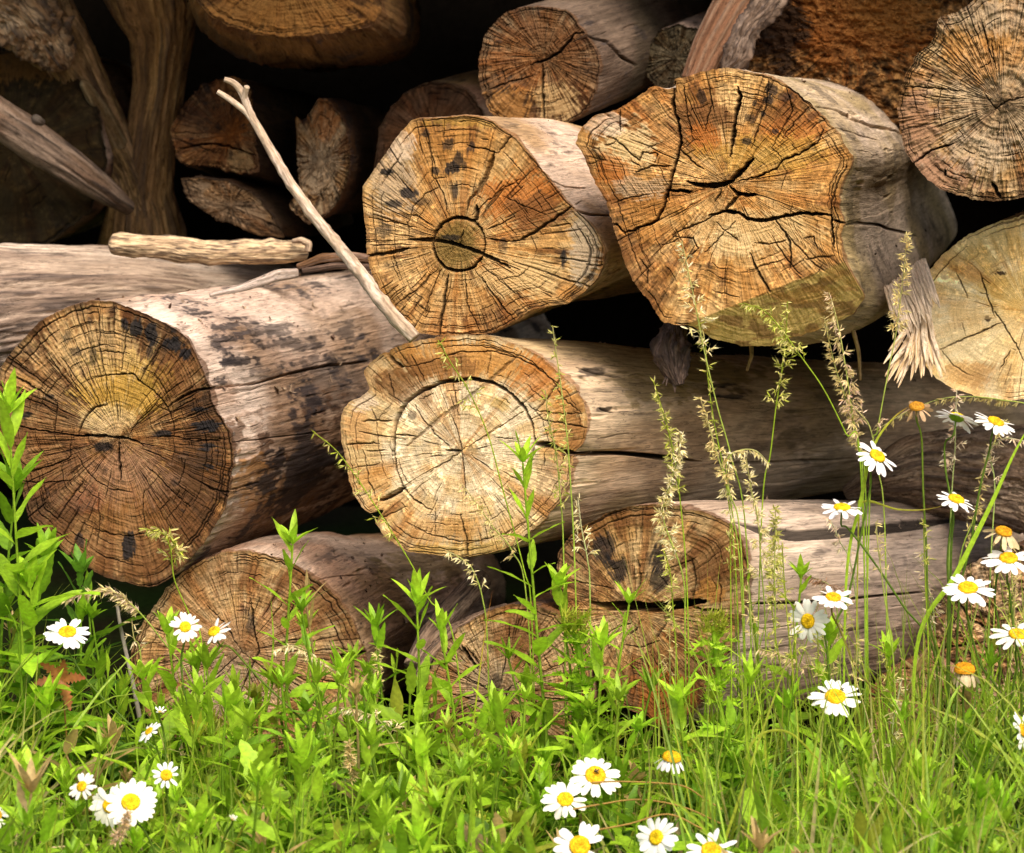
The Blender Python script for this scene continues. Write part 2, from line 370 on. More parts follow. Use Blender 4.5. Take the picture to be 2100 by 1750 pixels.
def tube(name, spine, c1, c2, c3=None, amp=.15, fu=3, fv=20, T=60, NV=80, parent=None, mat=None, seed=0, mould=.3, flat=1.0, knots=0, ends=.0, sharp=0, gcs=.25):
    """a limb through (px,py,Y,r_px) stations; amp is surface relief as a share of the radius"""
    sp = np.array(spine, float)
    C = at(sp[:, 0], sp[:, 1], sp[:, 2]); Rw = sp[:, 3]*KF*(sp[:, 2]-CAM[1])
    dist = np.concatenate([[0], np.cumsum(np.linalg.norm(np.diff(C, axis=0), axis=1))]); L = dist[-1]
    s = np.linspace(0, L, NV)
    # smooth interpolation (Catmull-like by double averaging)
    def itp(a):
        v = np.interp(s, dist, a); k = max(3, NV//(len(sp)*2)) | 1
        vp = np.concatenate([2*v[0]-v[k//2:0:-1], v, 2*v[-1]-v[-2:-k//2-1:-1]]) if k > 1 else v
        return np.convolve(vp, np.ones(k)/k, 'same')[k//2:k//2+NV]
    ctr = np.stack([itp(C[:, k]) for k in range(3)], -1); R = itp(Rw)
    tg = np.gradient(ctr, axis=0); tg /= np.linalg.norm(tg, axis=1)[:, None]
    view = np.array([0., 1., 0.]); a = np.cross(tg, view); a /= np.linalg.norm(a, axis=1)[:, None]+1e-9; b = np.cross(a, tg)
    th = np.linspace(0, 2*np.pi, T, endpoint=False)
    ca, sa = np.cos(th), np.sin(th)
    sd = seed*7.3; rm = R.mean()
    n1 = FB(ca*fu+sd, sa*fu+sd, s[:, None]*fv+sd, 4); n2 = FB(ca*fu*3+sd, sa*fu*3, s[:, None]*fv*1.2+sd, 4); n3 = N3(ca*fu*8, sa*fu*8, s[:, None]*fv*3)
    rad = R[:, None]*(1+amp*((n1-.5)*2.2+(n2-.5)*1.4+(n3-.5)*.5))
    kr = np.random.default_rng(seed+77)
    for _ in range(knots):
        s0 = kr.uniform(.03, .97)*L; t0 = kr.uniform(0, 6.28); rad = rad+R[:, None]*kr.uniform(.05, .24)*np.exp(-((s[:, None]-s0)/(R.mean()*kr.uniform(.5, 1.1)))**2)*np.clip(np.cos(th-t0)*.7+.5, 0, 1)[None]
    if sharp: rad = rad-R[:, None]*sharp*sm(abs(n2-.5), .06, .0)
    if ends > 0:
        e = np.sqrt(np.clip(np.minimum(s, L-s)/(ends*rm), 0.02, 1)); rad = rad*e[:, None]
    W = ctr[:, None]+rad[..., None]*(ca[None, :, None]*a[:, None]+flat*sa[None, :, None]*b[:, None])
    c = mix(np.asarray(c1)[None, None]*np.ones(n1.shape+(1,)), c2, sm(n1, .38, .62))
    if c3 is not None: c = mix(c, c3, sm(n2, .5, .66)*.8)
    c = c*(.65+.7*n3)[..., None]
    c = mix(c, MOULD, sm(n2*.6+n3*.4, .62-.1*mould, .72-.1*mould)*min(1, 2*mould)*.8)
    V = np.vstack([W.reshape(-1, 3), ctr[:1], ctr[-1:]]); n = NV*T
    j = np.arange(T); j2 = (j+1) % T
    tris = np.vstack([np.stack([np.full(T, n), j2, j], -1), np.stack([np.full(T, n+1), (NV-1)*T+j, (NV-1)*T+j2], -1)])
    gc = np.stack([rm*ca+0*s[:, None], rm*sa+0*s[:, None], s[:, None]*gcs+0*ca+sd], -1)
    cc = np.vstack([c.reshape(-1, 3), c[0].mean(0)[None], c[-1].mean(0)[None]]); gg = np.vstack([gc.reshape(-1, 3), [[0,0,0]], [[0,0,0]]])
    o = mesh(name, V, gridq(NV, T), mat or M_BODY, cc, gg, parent, tris=tris)
    return o
# ---------------------------------------------------------------- ground
def ground():
    n = 160
    u = np.linspace(-1, 1, n); g = np.sign(u)*(abs(u)**3)*60
    X, Yg = np.meshgrid(g, g)
    Zg = .10*(FB(X*.6+40, Yg*.6+40, 3, 3)-.5)*np.clip(np.hypot(X, Yg)/2, 0.15, 1)-.02
    c = mix(c_(.03, .024, .012)[None, None]*np.ones(X.shape+(1,)), c_(.025, .045, .01), sm(FB(X*4, Yg*4, 0, 3), .4, .6))
    o = mesh('ground', np.stack([X, Yg, Zg], -1), gridq(n, n, False), M_SOIL_BACKDROP, c, np.stack([X, Yg, Zg], -1).reshape(-1, 3))
    tag(o, kind='structure')
    # added backdrop that closes the view and the light behind the heap
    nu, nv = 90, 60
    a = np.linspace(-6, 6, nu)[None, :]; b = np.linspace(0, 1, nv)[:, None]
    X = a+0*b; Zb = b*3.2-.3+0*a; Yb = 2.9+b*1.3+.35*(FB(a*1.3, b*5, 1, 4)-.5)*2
    c = np.ones(X.shape+(3,))*c_(.004, .003, .002)  # near-black colour stands in for the deep shade behind the logs
    o = mesh('dark_backdrop', np.stack([X, Yb, Zb], -1), gridq(nv, nu, False, True), M_SOIL_BACKDROP, c, np.stack([X, Yb, Zb], -1).reshape(-1, 3))
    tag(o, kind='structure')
ground()

# ---------------------------------------------------------------- front logs
L1o = Z('D', '0,520 60,440 130,360 200,290 290,220 380,175 470,145 560,132 650,140 740,170 850,215 950,265 1030,310 1090,370 1130,430 1160,500 1185,570 1215,640 1225,700 1250,770 1300,830 1335,910 1345,1000 1355,1080 1340,1150 1330,1210 1320,1260 1310,1320 1270,1400 1230,1470 1180,1540 1110,1620 1040,1690 1000,1729 950,1770 880,1796 760,1776 640,1746 540,1700 470,1645 390,1600 270,1500 200,1430 170,1400 140,1300 120,1180 80,1110 0,1020 -40,900 -50,750 -30,650 -20,600')
V_ = lambda r, x, y: tuple(Z(r, f'{x},{y}')[0])
def ST(r, *a):      # stains given in an enlarged region
    out = []
    for x, y, rx, ry, cn, sg in a:
        p = V_(r, x, y); out.append((p[0], p[1], rx*.354, ry*.354, cn, sg))
    return out
def CR(r, *a):
    return [(Z(r, s), w*.354*.92)+tuple(rest) for s, w, *rest in a]
log('log', 'big round log with dark cracked rings at the left edge, black mould on its rim', L1o, V_('D', 690, 930), 0.0,
    [(.35, 395, 862, 1.0), (.8, 585, 812, 1.0), (1.5, 820, 740, .97), (2.3, 1000, 690, .95)],
    cracks=CR('D', ('400,915 560,918 700,927 790,945 830,975', 15), ('455,905 470,850 500,800 550,755 620,735', 11),
      ('540,580 620,570 700,560 770,560 800,600 860,640 920,690 960,740 990,800 1005,870 1005,920', 8),
      ('970,750 1040,700 1120,660 1225,640', 13), ('690,930 690,1000 695,1090 700,1175', 15), ('410,915 300,900 180,880 20,830', 8),
      ('408,915 405,1040 330,1080 200,1120 110,1150', 7), ('60,565 150,610 240,665 320,720', 10), ('1150,1180 1230,1230 1300,1245 1355,1240', 11),
      ('565,180 575,300 580,420 600,560', 6), ('760,250 730,330 715,450 700,540', 6), ('960,330 900,450 850,520 810,600', 8), ('330,730 320,830 305,910', 7),
      ('450,1030 500,1120 560,1180 640,1225 760,1245', 5), ('560,430 640,430 720,440', 5), ('1075,1060 1060,1130 1030,1210', 5),
      ('735,925 800,830 870,770 930,700', 6), ('930,700 1000,640 1060,600', 6), ('850,1100 930,1170 1000,1240 1100,1330', 6), ('820,990 900,1020 960,1060', 5),
      ('480,1190 400,1290 330,1400', 6), ('570,1250 575,1400 560,1560', 5), ('830,1230 830,1380 850,1500', 5), ('130,1180 260,1190 400,1180', 5),
      ('520,1450 640,1490 760,1500 900,1470', 4), ('10,640 120,690 250,740 330,790', 6), ('850,930 1000,920 1130,950 1330,935', 5), ('900,740 990,780 1130,700', 5),
      ('620,590 620,660 615,740', 4), ('390,520 440,640 520,740', 4), ('250,400 330,520 420,640', 4)),
    bcracks=CR('D', ('1215,650 1350,630 1500,600 1700,555 1900,510 2120,490', 14, .03), ('1350,1235 1450,1205 1500,1190', 8), ('1350,960 1600,930 1900,890', 4, .006), ('1500,55 1620,30 1750,10', 7, .01)),
    stains=ST('D', (720, 640, 300, 230, 'yell', .75), (560, 420, 330, 220, 'pale', .5), (640, 830, 180, 110, 'cream', .6), (510, 1290, 130, 90, 'red', .55), (760, 1100, 250, 110, 'pinkb', .5),
      (1130, 1100, 300, 420, 'brown', .85), (1080, 1250, 240, 330, 'dark', .55), (1180, 950, 160, 200, 'dark', .45), (700, 1500, 600, 300, 'brown', .55), (620, 1150, 420, 200, 'pinkb', .35), (1150, 700, 200, 120, 'dark', .5), (250, 1250, 260, 200, 'dark', .4), (200, 1000, 280, 260, 'brown', .6), (1030, 560, 160, 180, 'brown', .6),
      (790, 300, 36, 65, 'mould', .95), (868, 335, 42, 70, 'mould', .95), (725, 270, 24, 45, 'mould', .9), (1000, 385, 65, 42, 'mould', .95), (1070, 445, 42, 36, 'mould', .95),
      (740, 1560, 50, 80, 'mould', .95), (460, 1520, 28, 50, 'mould', .8), (1190, 860, 95, 34, 'mould', .95), (930, 905, 70, 22, 'mould', .9), (1210, 980, 70, 28, 'mould', .9), (1210, 1095, 45, 28, 'mould', .9),
      (600, 985, 60, 24, 'mould', .85), (1145, 765, 50, 16, 'mould', .9), (1000, 300, 34, 30, 'mould', .9), (150, 800, 45, 20, 'mould', .9), (100, 700, 40, 22, 'mould', .8), (520, 250, 24, 40, 'mould', .55), (390, 350, 24, 44, 'mould', .5),
      (440, 430, 40, 28, 'mould', .6), (280, 690, 40, 16, 'mould', .8), (540, 470, 22, 60, 'mould', .6), (860, 430, 24, 50, 'mould', .6)),
    bstains=ST('D', (1900, 620, 260, 200, 'mould', .6), (1380, 480, 120, 40, 'mould', .85), (1580, 310, 160, 60, 'mould', .75), (1700, 390, 180, 50, 'mould', .7), (1080, 195, 90, 34, 'mould', .7), (1500, 540, 160, 40, 'mould', .6), (2020, 330, 110, 90, 'mould', .7),
      (1350, 900, 110, 80, 'mould', .7), (1540, 960, 50, 90, 'mould', .85), (1820, 760, 120, 60, 'mould', .7), (1600, 1080, 90, 60, 'mould', .6), (1650, 950, 480, 260, 'brown', .45), (1500, 1250, 460, 220, 'brown', .6), (1500, 1200, 300, 160, 'amber', .4), (1800, 1180, 260, 200, 'dark', .55),
      (1300, 180, 420, 120, 'silver', .6), (1900, 120, 400, 110, 'silver', .6)),
    st=dict(c1=c_(.42,.28,.15), c2=c_(.30,.17,.075), c3=c_(.10,.052,.028), nrad=230, nring=150, fine=700, mould=.38, rough=1.5, deep=1.3, outer=1.5, rimdark=.5, brown=.55,
            b1=c_(.70,.60,.52), b2=c_(.44,.33,.26), b3=c_(.30,.20,.12), bm=.55, bamp=.005, nlong=160, wobble=1.4), T=1300, NR=300, NV=260, seed=1)

L2o = cat(Z('B', '250,1070 370,910 470,760 530,690 640,685 720,680 810,668 900,675 1000,705 1050,745 1110,780 1160,830 1240,920 1320,1020 1390,1110 1450,1190 1500,1230 1570,1300 1620,1380 1650,1460 1645,1540 1600,1620 1540,1680'),
          Z('E', '1440,155 1330,165 1230,190 1130,250 1000,320 900,332 800,338 700,340 560,325 470,250 400,200 350,100 310,0'), Z('B', '285,1530 270,1440 262,1300 245,1150'))
th_ = np.linspace(0, 2*np.pi, 31)
circ = np.stack([805+150*np.cos(th_), 1415+155*np.sin(th_)], -1); circ = (np.array(REG['B'])+circ*.40476)*.875
log('log', 'honey coloured log in the middle with a small round heart ringed by a black crack', L2o, V_('B', 805, 1415), -0.02,
    [(.4, 1105, 468, .94), (1.0, 1290, 470, .86), (1.9, 1480, 470, .78)],
    cracks=[(circ, 6, .02)]+CR('B', ('510,1388 600,1385 700,1395 800,1420 900,1455 1000,1500 1100,1550', 24), ('520,1440 400,1465 280,1482', 18), ('832,1330 805,1415', 7),
      ('1005,885 985,960 955,1030 920,1100 880,1140', 30, .012, .55), ('885,1130 865,1160 850,1215', 12), ('905,1190 910,1240 890,1285', 22), ('1030,885 960,865 880,850 850,840', 7), ('1110,785 1070,840 1030,885', 9),
      ('745,1250 720,1150 690,1080 650,1020 640,850', 6), ('660,1310 560,1250 500,1240', 5), ('960,1330 1040,1300 1130,1250', 6), ('1150,1395 1250,1340 1330,1285 1450,1200', 15),
      ('740,1590 720,1730 700,1840 690,1945', 16), ('930,1600 1000,1700 1070,1790 1130,1860', 8), ('515,1385 510,1290 540,1200 600,1130 690,1080', 5), ('560,1320 430,1290 280,1260', 5), ('640,1590 560,1680 440,1760', 6), ('840,1590 850,1760 930,1930', 6),
      ('880,1250 960,1170 1060,1090 1160,1040', 5), ('960,1380 1080,1400 1190,1390', 7), ('700,1560 640,1700 600,1820', 5), ('940,1540 1060,1640 1160,1720', 4), ('1060,1140 1180,1190 1300,1240', 4),
      ('560,700 575,800 590,900', 4), ('720,690 715,800', 5), ('1540,1530 1600,1540 1650,1535', 6)),
    bcracks=CR('B', ('1320,1035 1420,1080 1540,1090', 5, .006), ('1480,1210 1580,1240 1680,1250', 10, .02)),
    stains=ST('B', (1180, 1150, 280, 160, 'orange', .8), (1260, 1230, 200, 110, 'brown', .75), (760, 900, 260, 200, 'amber', .5), (400, 1000, 160, 260, 'grey', .6), (470, 850, 80, 110, 'silver', .5),
      (760, 975, 60, 40, 'mould', .9), (800, 935, 30, 50, 'mould', .8), (510, 1115, 50, 30, 'mould', .9), (430, 1180, 50, 24, 'mould', .8), (385, 1000, 45, 22, 'mould', .9), (1410, 1500, 24, 70, 'mould', .9), (1560, 1590, 45, 50, 'mould', .7),
      (880, 840, 24, 40, 'mould', .8), (780, 1110, 24, 60, 'mould', .8), (740, 840, 30, 36, 'mould', .7), (610, 780, 30, 30, 'mould', .7), (370, 1330, 50, 40, 'mould', .6), (670, 990, 30, 24, 'mould', .8), (1060, 1430, 24, 50, 'mould', .6), (830, 960, 20, 40, 'mould', .7), (600, 1170, 60, 24, 'mould', .5),
      (1150, 1600, 300, 130, 'pale', .7), (1530, 1420, 110, 260, 'grey', .8), (800, 1420, 150, 155, 'olive', .75), (760, 1375, 60, 20, 'mould', .8), (880, 700, 300, 40, 'yell', .4)),
    bends=[(V_('B', 1462, 1190), V_('B', 1430, 1755), -0.0)],
    st=dict(c1=c_(.54,.37,.19), c2=c_(.44,.26,.10), c3=c_(.20,.10,.04), nrad=190, nring=110, fine=650, mould=.30, rough=1.2, b1=c_(.60,.48,.38), b2=c_(.42,.29,.16), b3=c_(.34,.22,.08), bm=.32, brown=.35, nlong=60), T=1150, NR=260, NV=170, seed=2)

L3o = cat(Z('B', '1480,830 1510,740 1580,675 1730,630 1880,530 1940,490 2000,515 2052,515 2058,462 2100,450'),
          Z('C', '200,420 320,395 440,400 520,415 620,440 720,480 800,550 880,620 960,700 1030,780 1070,860 1110,900 1100,960 1060,1040 1030,1120 1030,1200 1060,1290 1045,1380 1050,1460 1060,1515'),
          Z('F', '-15,-8').reshape(0, 2) if False else Z('F', '1100,-20 1180,110 1100,220 900,310 650,395 480,405 300,350 180,285 60,275 0,255'), Z('E', '1950,210 1900,130 1830,50 1800,0'), Z('B', '1760,1500 1700,1330 1650,1150 1600,1060 1550,950 1530,900'))
log('log', 'large honey coloured log with a knot, star shaped cracks and a saw cut facet below', L3o, V_('C', 395, 1065), -0.06,
    [(.35, 1590, 372, 1.0), (.8, 1668, 352, .97), (1.8, 1790, 310, .92)],
    cracks=CR('C', ('150,1055 260,1078 350,1070 400,1050 460,990 530,925', 34, .045), ('400,1080 440,1120 480,1130 560,1130', 22, .035), ('350,1100 310,1165', 11), ('450,1130 390,1195 365,1225', 18),
      ('270,1252 370,1222 450,1235 500,1270 600,1280 700,1255 800,1235 900,1240 990,1247', 20, .035), ('660,1280 700,1330 740,1400 750,1480 740,1560', 12), ('985,1245 990,1330 1000,1440', 11, .02), ('985,1245 982,1180 1010,1090 1045,1010 1075,960', 8),
      ('445,1052 560,1020 660,980 700,930 800,890 900,830 940,750', 10, .015), ('440,510 455,560 430,660 420,760 400,905', 24, .03), ('78,475 70,620 100,720 115,830 80,950 50,1080 20,1170', 17, .035),
      ('40,1105 180,1110', 18, .03), ('100,855 170,930 240,980', 10), ('60,1362 150,1320 250,1280 340,1225', 8), ('150,1500 210,1440 180,1380 60,1370', 7), ('510,1470 560,1570 620,1680 700,1740', 12),
      ('370,1340 310,1400 250,1460', 6), ('370,1340 450,1392', 5), ('370,1340 320,1290', 5), ('370,1340 425,1285', 5), ('540,1410 640,1412 720,1390', 8), ('990,1275 1075,1300', 10, .02), ('270,460 290,600 250,760', 5), ('620,460 600,640 520,860', 6),
      ('720,500 760,640 640,860', 6), ('860,620 780,700 700,800', 6), ('830,1500 950,1490 1000,1480', 7), ('130,500 150,640 180,800', 6), ('820,1380 880,1370 900,1440', 6), ('860,760 900,720 950,690', 5))
      +CR('B', ('2020,1160 2010,1100 1990,1200 1950,1280 1850,1320 1755,1352', 17, .03), ('1690,1300 1725,1300 1765,1365', 13), ('1830,1000 1920,962 2040,962', 9), ('1700,800 1750,840 1800,890 1850,930 1870,885 1950,890 1940,945', 8), ('1720,800 1700,830 1650,840', 5),
       ('1800,930 1850,960', 6), ('1690,1180 1800,1140 1900,1130', 5), ('1560,950 1650,930', 4), ('1900,860 1950,830', 4), ('1740,640 1740,760', 5), ('1980,1420 2050,1400 2100,1360', 5), ('1850,1500 1900,1560 1890,1640', 6)),
    bcracks=CR('C', ('900,610 1000,640 1130,700 1250,730 1380,770', 17, .03), ('1065,1300 1150,1298 1250,1305 1350,1340 1480,1370', 13, .025), ('1000,740 1100,760 1250,810', 4, .006)),
    stains=ST('C', (230, 700, 170, 190, 'brown', .85), (270, 810, 110, 90, 'orange', .8), (760, 760, 190, 110, 'orange', .65), (700, 640, 160, 100, 'brown', .5), (600, 900, 400, 120, 'yell', .5), (560, 1330, 380, 130, 'pale', .7), (400, 1400, 160, 100, 'cream', .5),
      (640, 520, 40, 30, 'mould', .8), (510, 690, 40, 34, 'mould', .7), (620, 580, 26, 24, 'mould', .8), (660, 760, 24, 20, 'mould', .8), (495, 820, 26, 20, 'mould', .8), (230, 570, 40, 46, 'dark', .8), (400, 700, 40, 60, 'brown', .7), (590, 660, 16, 20, 'mould', .8), (720, 560, 40, 24, 'mould', .6), (540, 600, 16, 20, 'mould', .8))
      +ST('B', (1800, 860, 180, 140, 'cream', .75), (1800, 860, 90, 80, 'pale', .8), (1680, 1000, 110, 120, 'orange', .7), (1900, 1200, 160, 220, 'amber', .5), (1840, 1090, 200, 60, 'grey', .5), (1640, 720, 120, 70, 'silver', .6)),
    bends=[(V_('F', 1110, -110), V_('F', 100, 290), 1.1, 1e9, 'yg')],
    st=dict(c1=c_(.56,.38,.19), c2=c_(.45,.26,.09), c3=c_(.20,.10,.04), nrad=170, nring=110, fine=650, mould=.25, rough=1.3, wobble=2.2, b1=c_(.56,.47,.37), b2=c_(.42,.34,.22), b3=c_(.34,.27,.12), bm=.30, brown=.32, nlong=50, bamp=.0035), T=1300, NR=300, NV=200, seed=3)

L4o = Z('E', '400,420 520,375 680,345 870,330 980,335 1090,375 1200,415 1300,480 1400,570 1480,640 1530,720 1548,800 1545,880 1520,970 1470,1010 1465,1060 1450,1120 1440,1200 1390,1300 1300,1400 1180,1500 1060,1580 900,1615 780,1625 620,1605 480,1580 390,1510 340,1450 308,1415 385,1368 350,1340 292,1378 240,1330 200,1260 170,1170 150,1080 125,950 120,840 135,760 180,715 240,690 285,650 270,600 250,550 290,500 340,450 385,425 410,470')
ringp = Z('E', '480,1212 440,1110 425,950 440,820 500,720 600,650 720,605 870,590 1000,610 1100,670 1180,760 1225,850 1242,950 1222,1060')
log('log', 'pale cream log under the heart log, a big circular crack around its smooth centre', L4o, V_('E', 820, 1005), -0.05,
    [(.25, 1175, 908, .94), (.6, 1440, 895, .82), (1.0, 1700, 882, .74), (1.6, 2000, 868, .68)],
    cracks=[(ringp, 6.5, .022)]+CR('E', ('470,1205 540,1290 640,1350', 8), ('1165,435 1000,580 850,700 690,820 640,860 500,980', 20, .004, .5), ('330,1295 400,1272 490,1215', 26, .03), ('755,795 800,900 820,1005 830,1130 848,1285', 9), ('730,1000 820,1005', 14),
      ('550,740 600,830 680,920 745,978', 7), ('1180,770 1050,860 900,950 820,1005', 5), ('630,1130 820,1010', 6), ('1080,1290 1130,1245', 5), ('810,1370 840,1500 855,1612', 12), ('770,620 790,740 800,800', 6), ('380,425 430,490 480,522', 22, .03),
      ('430,910 560,920', 8), ('250,832 410,832', 9), ('150,970 345,960', 9), ('250,1000 280,1180 320,1270', 7), ('480,522 600,500 800,432 1000,430 1150,470 1250,520 1350,600 1400,700 1500,780', 6), ('1240,780 1310,700 1385,600', 9, .015),
      ('1260,820 1400,845 1545,872', 7), ('1250,775 1400,790 1510,790', 6), ('500,1420 640,1490 800,1530 930,1525 1080,1480 1200,1400', 5), ('1235,962 1330,975 1400,1010 1480,1025', 34, .05), ('660,1340 662,1500', 5), ('400,560 430,700', 6), ('990,440 960,560', 5), ('1230,760 1290,840 1320,960', 4),
      ('300,760 330,850 330,960', 4), ('1020,930 1130,935', 5), ('870,1030 1000,1120', 4), ('340,1400 500,1330', 4), ('1060,1130 1200,1200', 4)),
    bcracks=CR('E', ('1460,1022 1600,1020 1750,1020 1900,1035 2050,1050 2200,1068', 28, .05), ('1480,525 1600,560 1750,580', 14, .006), ('1620,760 1700,785', 14, .005))+CR('F', ('300,1080 700,1075 1000,1060 1100,1050', 18, .04), ('300,690 500,705', 9, .006), ('240,620 400,640', 9, .006)),
    stains=ST('E', (880, 480, 560, 130, 'amber', .75), (1290, 580, 190, 170, 'orange', .6), (440, 610, 150, 110, 'brown', .7), (700, 520, 260, 80, 'brown', .65), (1430, 850, 130, 260, 'amber', .7), (1480, 860, 60, 140, 'brown', .6), (240, 900, 120, 340, 'pale', .7), (220, 880, 80, 120, 'orange', .35),
      (330, 1180, 100, 110, 'amber', .6), (1350, 1180, 100, 160, 'pinkb', .35), (260, 720, 80, 60, 'silver', .7), (1050, 740, 70, 50, 'yell', .5), (540, 800, 24, 24, 'mould', .6), (800, 1590, 400, 60, 'yell', .5), (700, 1450, 260, 110, 'amber', .4), (610, 690, 40, 70, 'brown', .5)),
    bstains=ST('E', (1560, 545, 90, 24, 'mould', .8), (1650, 765, 60, 20, 'mould', .8), (1900, 660, 300, 100, 'olive', .6))+ST('F', (300, 560, 300, 80, 'olive', .7), (380, 690, 90, 12, 'mould', .8), (330, 625, 100, 10, 'mould', .8), (950, 900, 200, 300, 'olive', .4)),
    st=dict(c1=c_(.62,.48,.31), c2=c_(.54,.37,.20), c3=c_(.28,.15,.07), core=(c_(.66,.55,.42), .66, .92), nrad=120, nring=70, fine=520, mould=.0, rough=.9, b1=c_(.60,.48,.34), b2=c_(.50,.37,.24), b3=c_(.34,.26,.12), bm=.2, brown=.2, nlong=50, bamp=.003), T=1150, NR=270, NV=260, seed=4)

L5o = Z('C', '1860,-60 1800,10 1720,70 1610,110 1590,190 1555,250 1485,300 1450,380 1412,430 1395,500 1375,580 1378,680 1395,800 1420,880 1460,945 1520,1020 1600,1090 1700,1125 1800,1150 1950,1168 2060,1150 2200,1120 2350,1030 2480,900 2550,700 2560,500 2500,250 2380,60 2200,-60 2000,-120')
log('log', 'ridged furry looking log end with concentric pale rings at the top right corner', L5o, V_('C', 1975, 600), -0.12,
    [(.3, 2110, 195, 1.0), (1.2, 2250, 160, .95)],
    cracks=CR('C', ('1400,500 1560,510 1700,525 1790,540', 7), ('1460,945 1560,870 1690,835', 10, .02), ('1930,635 1990,590 2100,560', 12), ('1845,100 1900,300 1945,400', 7), ('1870,540 1930,620 1960,640', 7), ('1450,500 1480,640', 4), ('1920,1060 1940,1110 1960,1150', 24, .02), ('1640,980 1640,1020', 16)),
    stains=ST('C', (1560, 1000, 300, 130, 'pinkb', .8), (1480, 800, 140, 300, 'pinkb', .7), (1950, 600, 330, 330, 'grey', .4), (1850, 880, 260, 140, 'grey', .5), (1850, 300, 300, 160, 'amber', .5), (1900, 100, 300, 120, 'grey', .5)),
    st=dict(c1=c_(.42,.31,.19), c2=c_(.30,.20,.10), c3=c_(.14,.075,.035), nrad=100, nring=60, fine=500, mould=.25, rough=3.2, ringf=.45, jag=3, b1=GREY, b2=BROWN, b3=DARK, brown=.5, deep=1.2, wobble=.7), T=900, NR=210, NV=60, seed=5)

L6o = cat(Z('V', '2100,440 2050,455 1990,478 1935,520 1900,560 1880,600 1872,640 1876,690 1890,740 1920,775 1960,800 2010,815 2070,822 2140,815 2230,770 2290,700 2310,620 2280,530 2200,460'))
log('log', 'freshly sawn smooth yellowish log end at the right edge with torn splinters on its left', L6o, (2110, 640), 0.10,
    [(.5, 2230, 570, 1.0), (1.4, 2380, 500, .95)],
    cracks=[(Z('V', '2010,560 2025,610 2040,650'), 2.2), (Z('V', '1920,720 1990,690 2060,660'), 2.5), (Z('V', '2040,640 2080,700 2100,740'), 2.2), (Z('V', '1960,560 1985,610'), 2), (Z('V', '2050,760 2070,720'), 2)],
    stains=[(2080, 600, 90, 50, 'yell', .5), (2000, 500, 120, 50, 'yg', .35), (2010, 700, 120, 60, 'cream', .6), (2052, 560, 12, 5, 'dark', .9), (2025, 655, 7, 6, 'dark', .9), (1990, 770, 60, 26, 'amber', .5), (2040, 780, 60, 40, 'brown', .3), (1975, 640, 60, 30, 'pale', .5)],
    st=dict(c1=c_(.82,.70,.50), c2=c_(.72,.56,.31), c3=c_(.40,.26,.11), dim=1, nrad=50, nring=14, fine=220, mould=0, rough=.6, rimdark=.2, brown=.1, deep=.6, b1=OLIVE, b2=BROWN, b3=DARK), T=800, NR=190, NV=60, seed=6)

L7o = cat(Z('G', '760,560 795,450 870,330 960,200 1060,100 1180,30 1300,-15 1420,-28 1560,0 1700,60 1850,150 1960,260 2040,380 2090,480 2130,640 2120,800 2060,930 1950,1050 1800,1130 1600,1160 1400,1160 1200,1130 1020,1060 880,950 790,820 750,690'))
log('log', 'wide pale log end low down at the left, half hidden by green leaves', L7o, V_('G', 1400, 560), 0.04,
    [(.35, 590, 1285, 1.0), (.9, 760, 1245, .86), (1.6, 900, 1190, .75)],
    cracks=CR('G', ('1450,250 1470,420 1500,560 1430,700 1390,800', 9), ('1950,590 2050,575 2130,560', 16), ('1400,560 1250,700 1100,800', 5), ('1400,560 1300,400 1200,300', 5), ('1400,560 1600,720 1750,850', 6), ('870,420 960,450 1040,500', 5), ('1800,200 1700,300 1620,420', 5)),
    bcracks=CR('G', ('1800,160 1950,130 2100,120', 3, .004)),
    stains=ST('G', (1800, 260, 300, 200, 'brown', .65), (1250, 110, 330, 110, 'brown', .5), (2020, 560, 110, 200, 'brown', .5), (1350, 600, 400, 300, 'pinkb', .35), (1300, 750, 260, 200, 'grey', .6), (1450, 400, 40, 80, 'mould', .6)),
    bstains=ST('D', (1900, 1620, 60, 30, 'mould', .6))+ST('H', (300, 60, 60, 60, 'mould', .6), (330, 350, 30, 20, 'mould', .7), (600, 60, 300, 100, 'olive', .6)),
    st=dict(c1=c_(.50,.37,.23), c2=c_(.42,.27,.14), c3=c_(.17,.09,.045), nrad=170, nring=110, fine=550, mould=.2, rough=1.3, outer=1.5, b1=c_(.52,.41,.33), b2=c_(.40,.26,.18), b3=c_(.28,.18,.08), bm=.22, brown=.42, nlong=30), T=1000, NR=230, NV=160, seed=7)

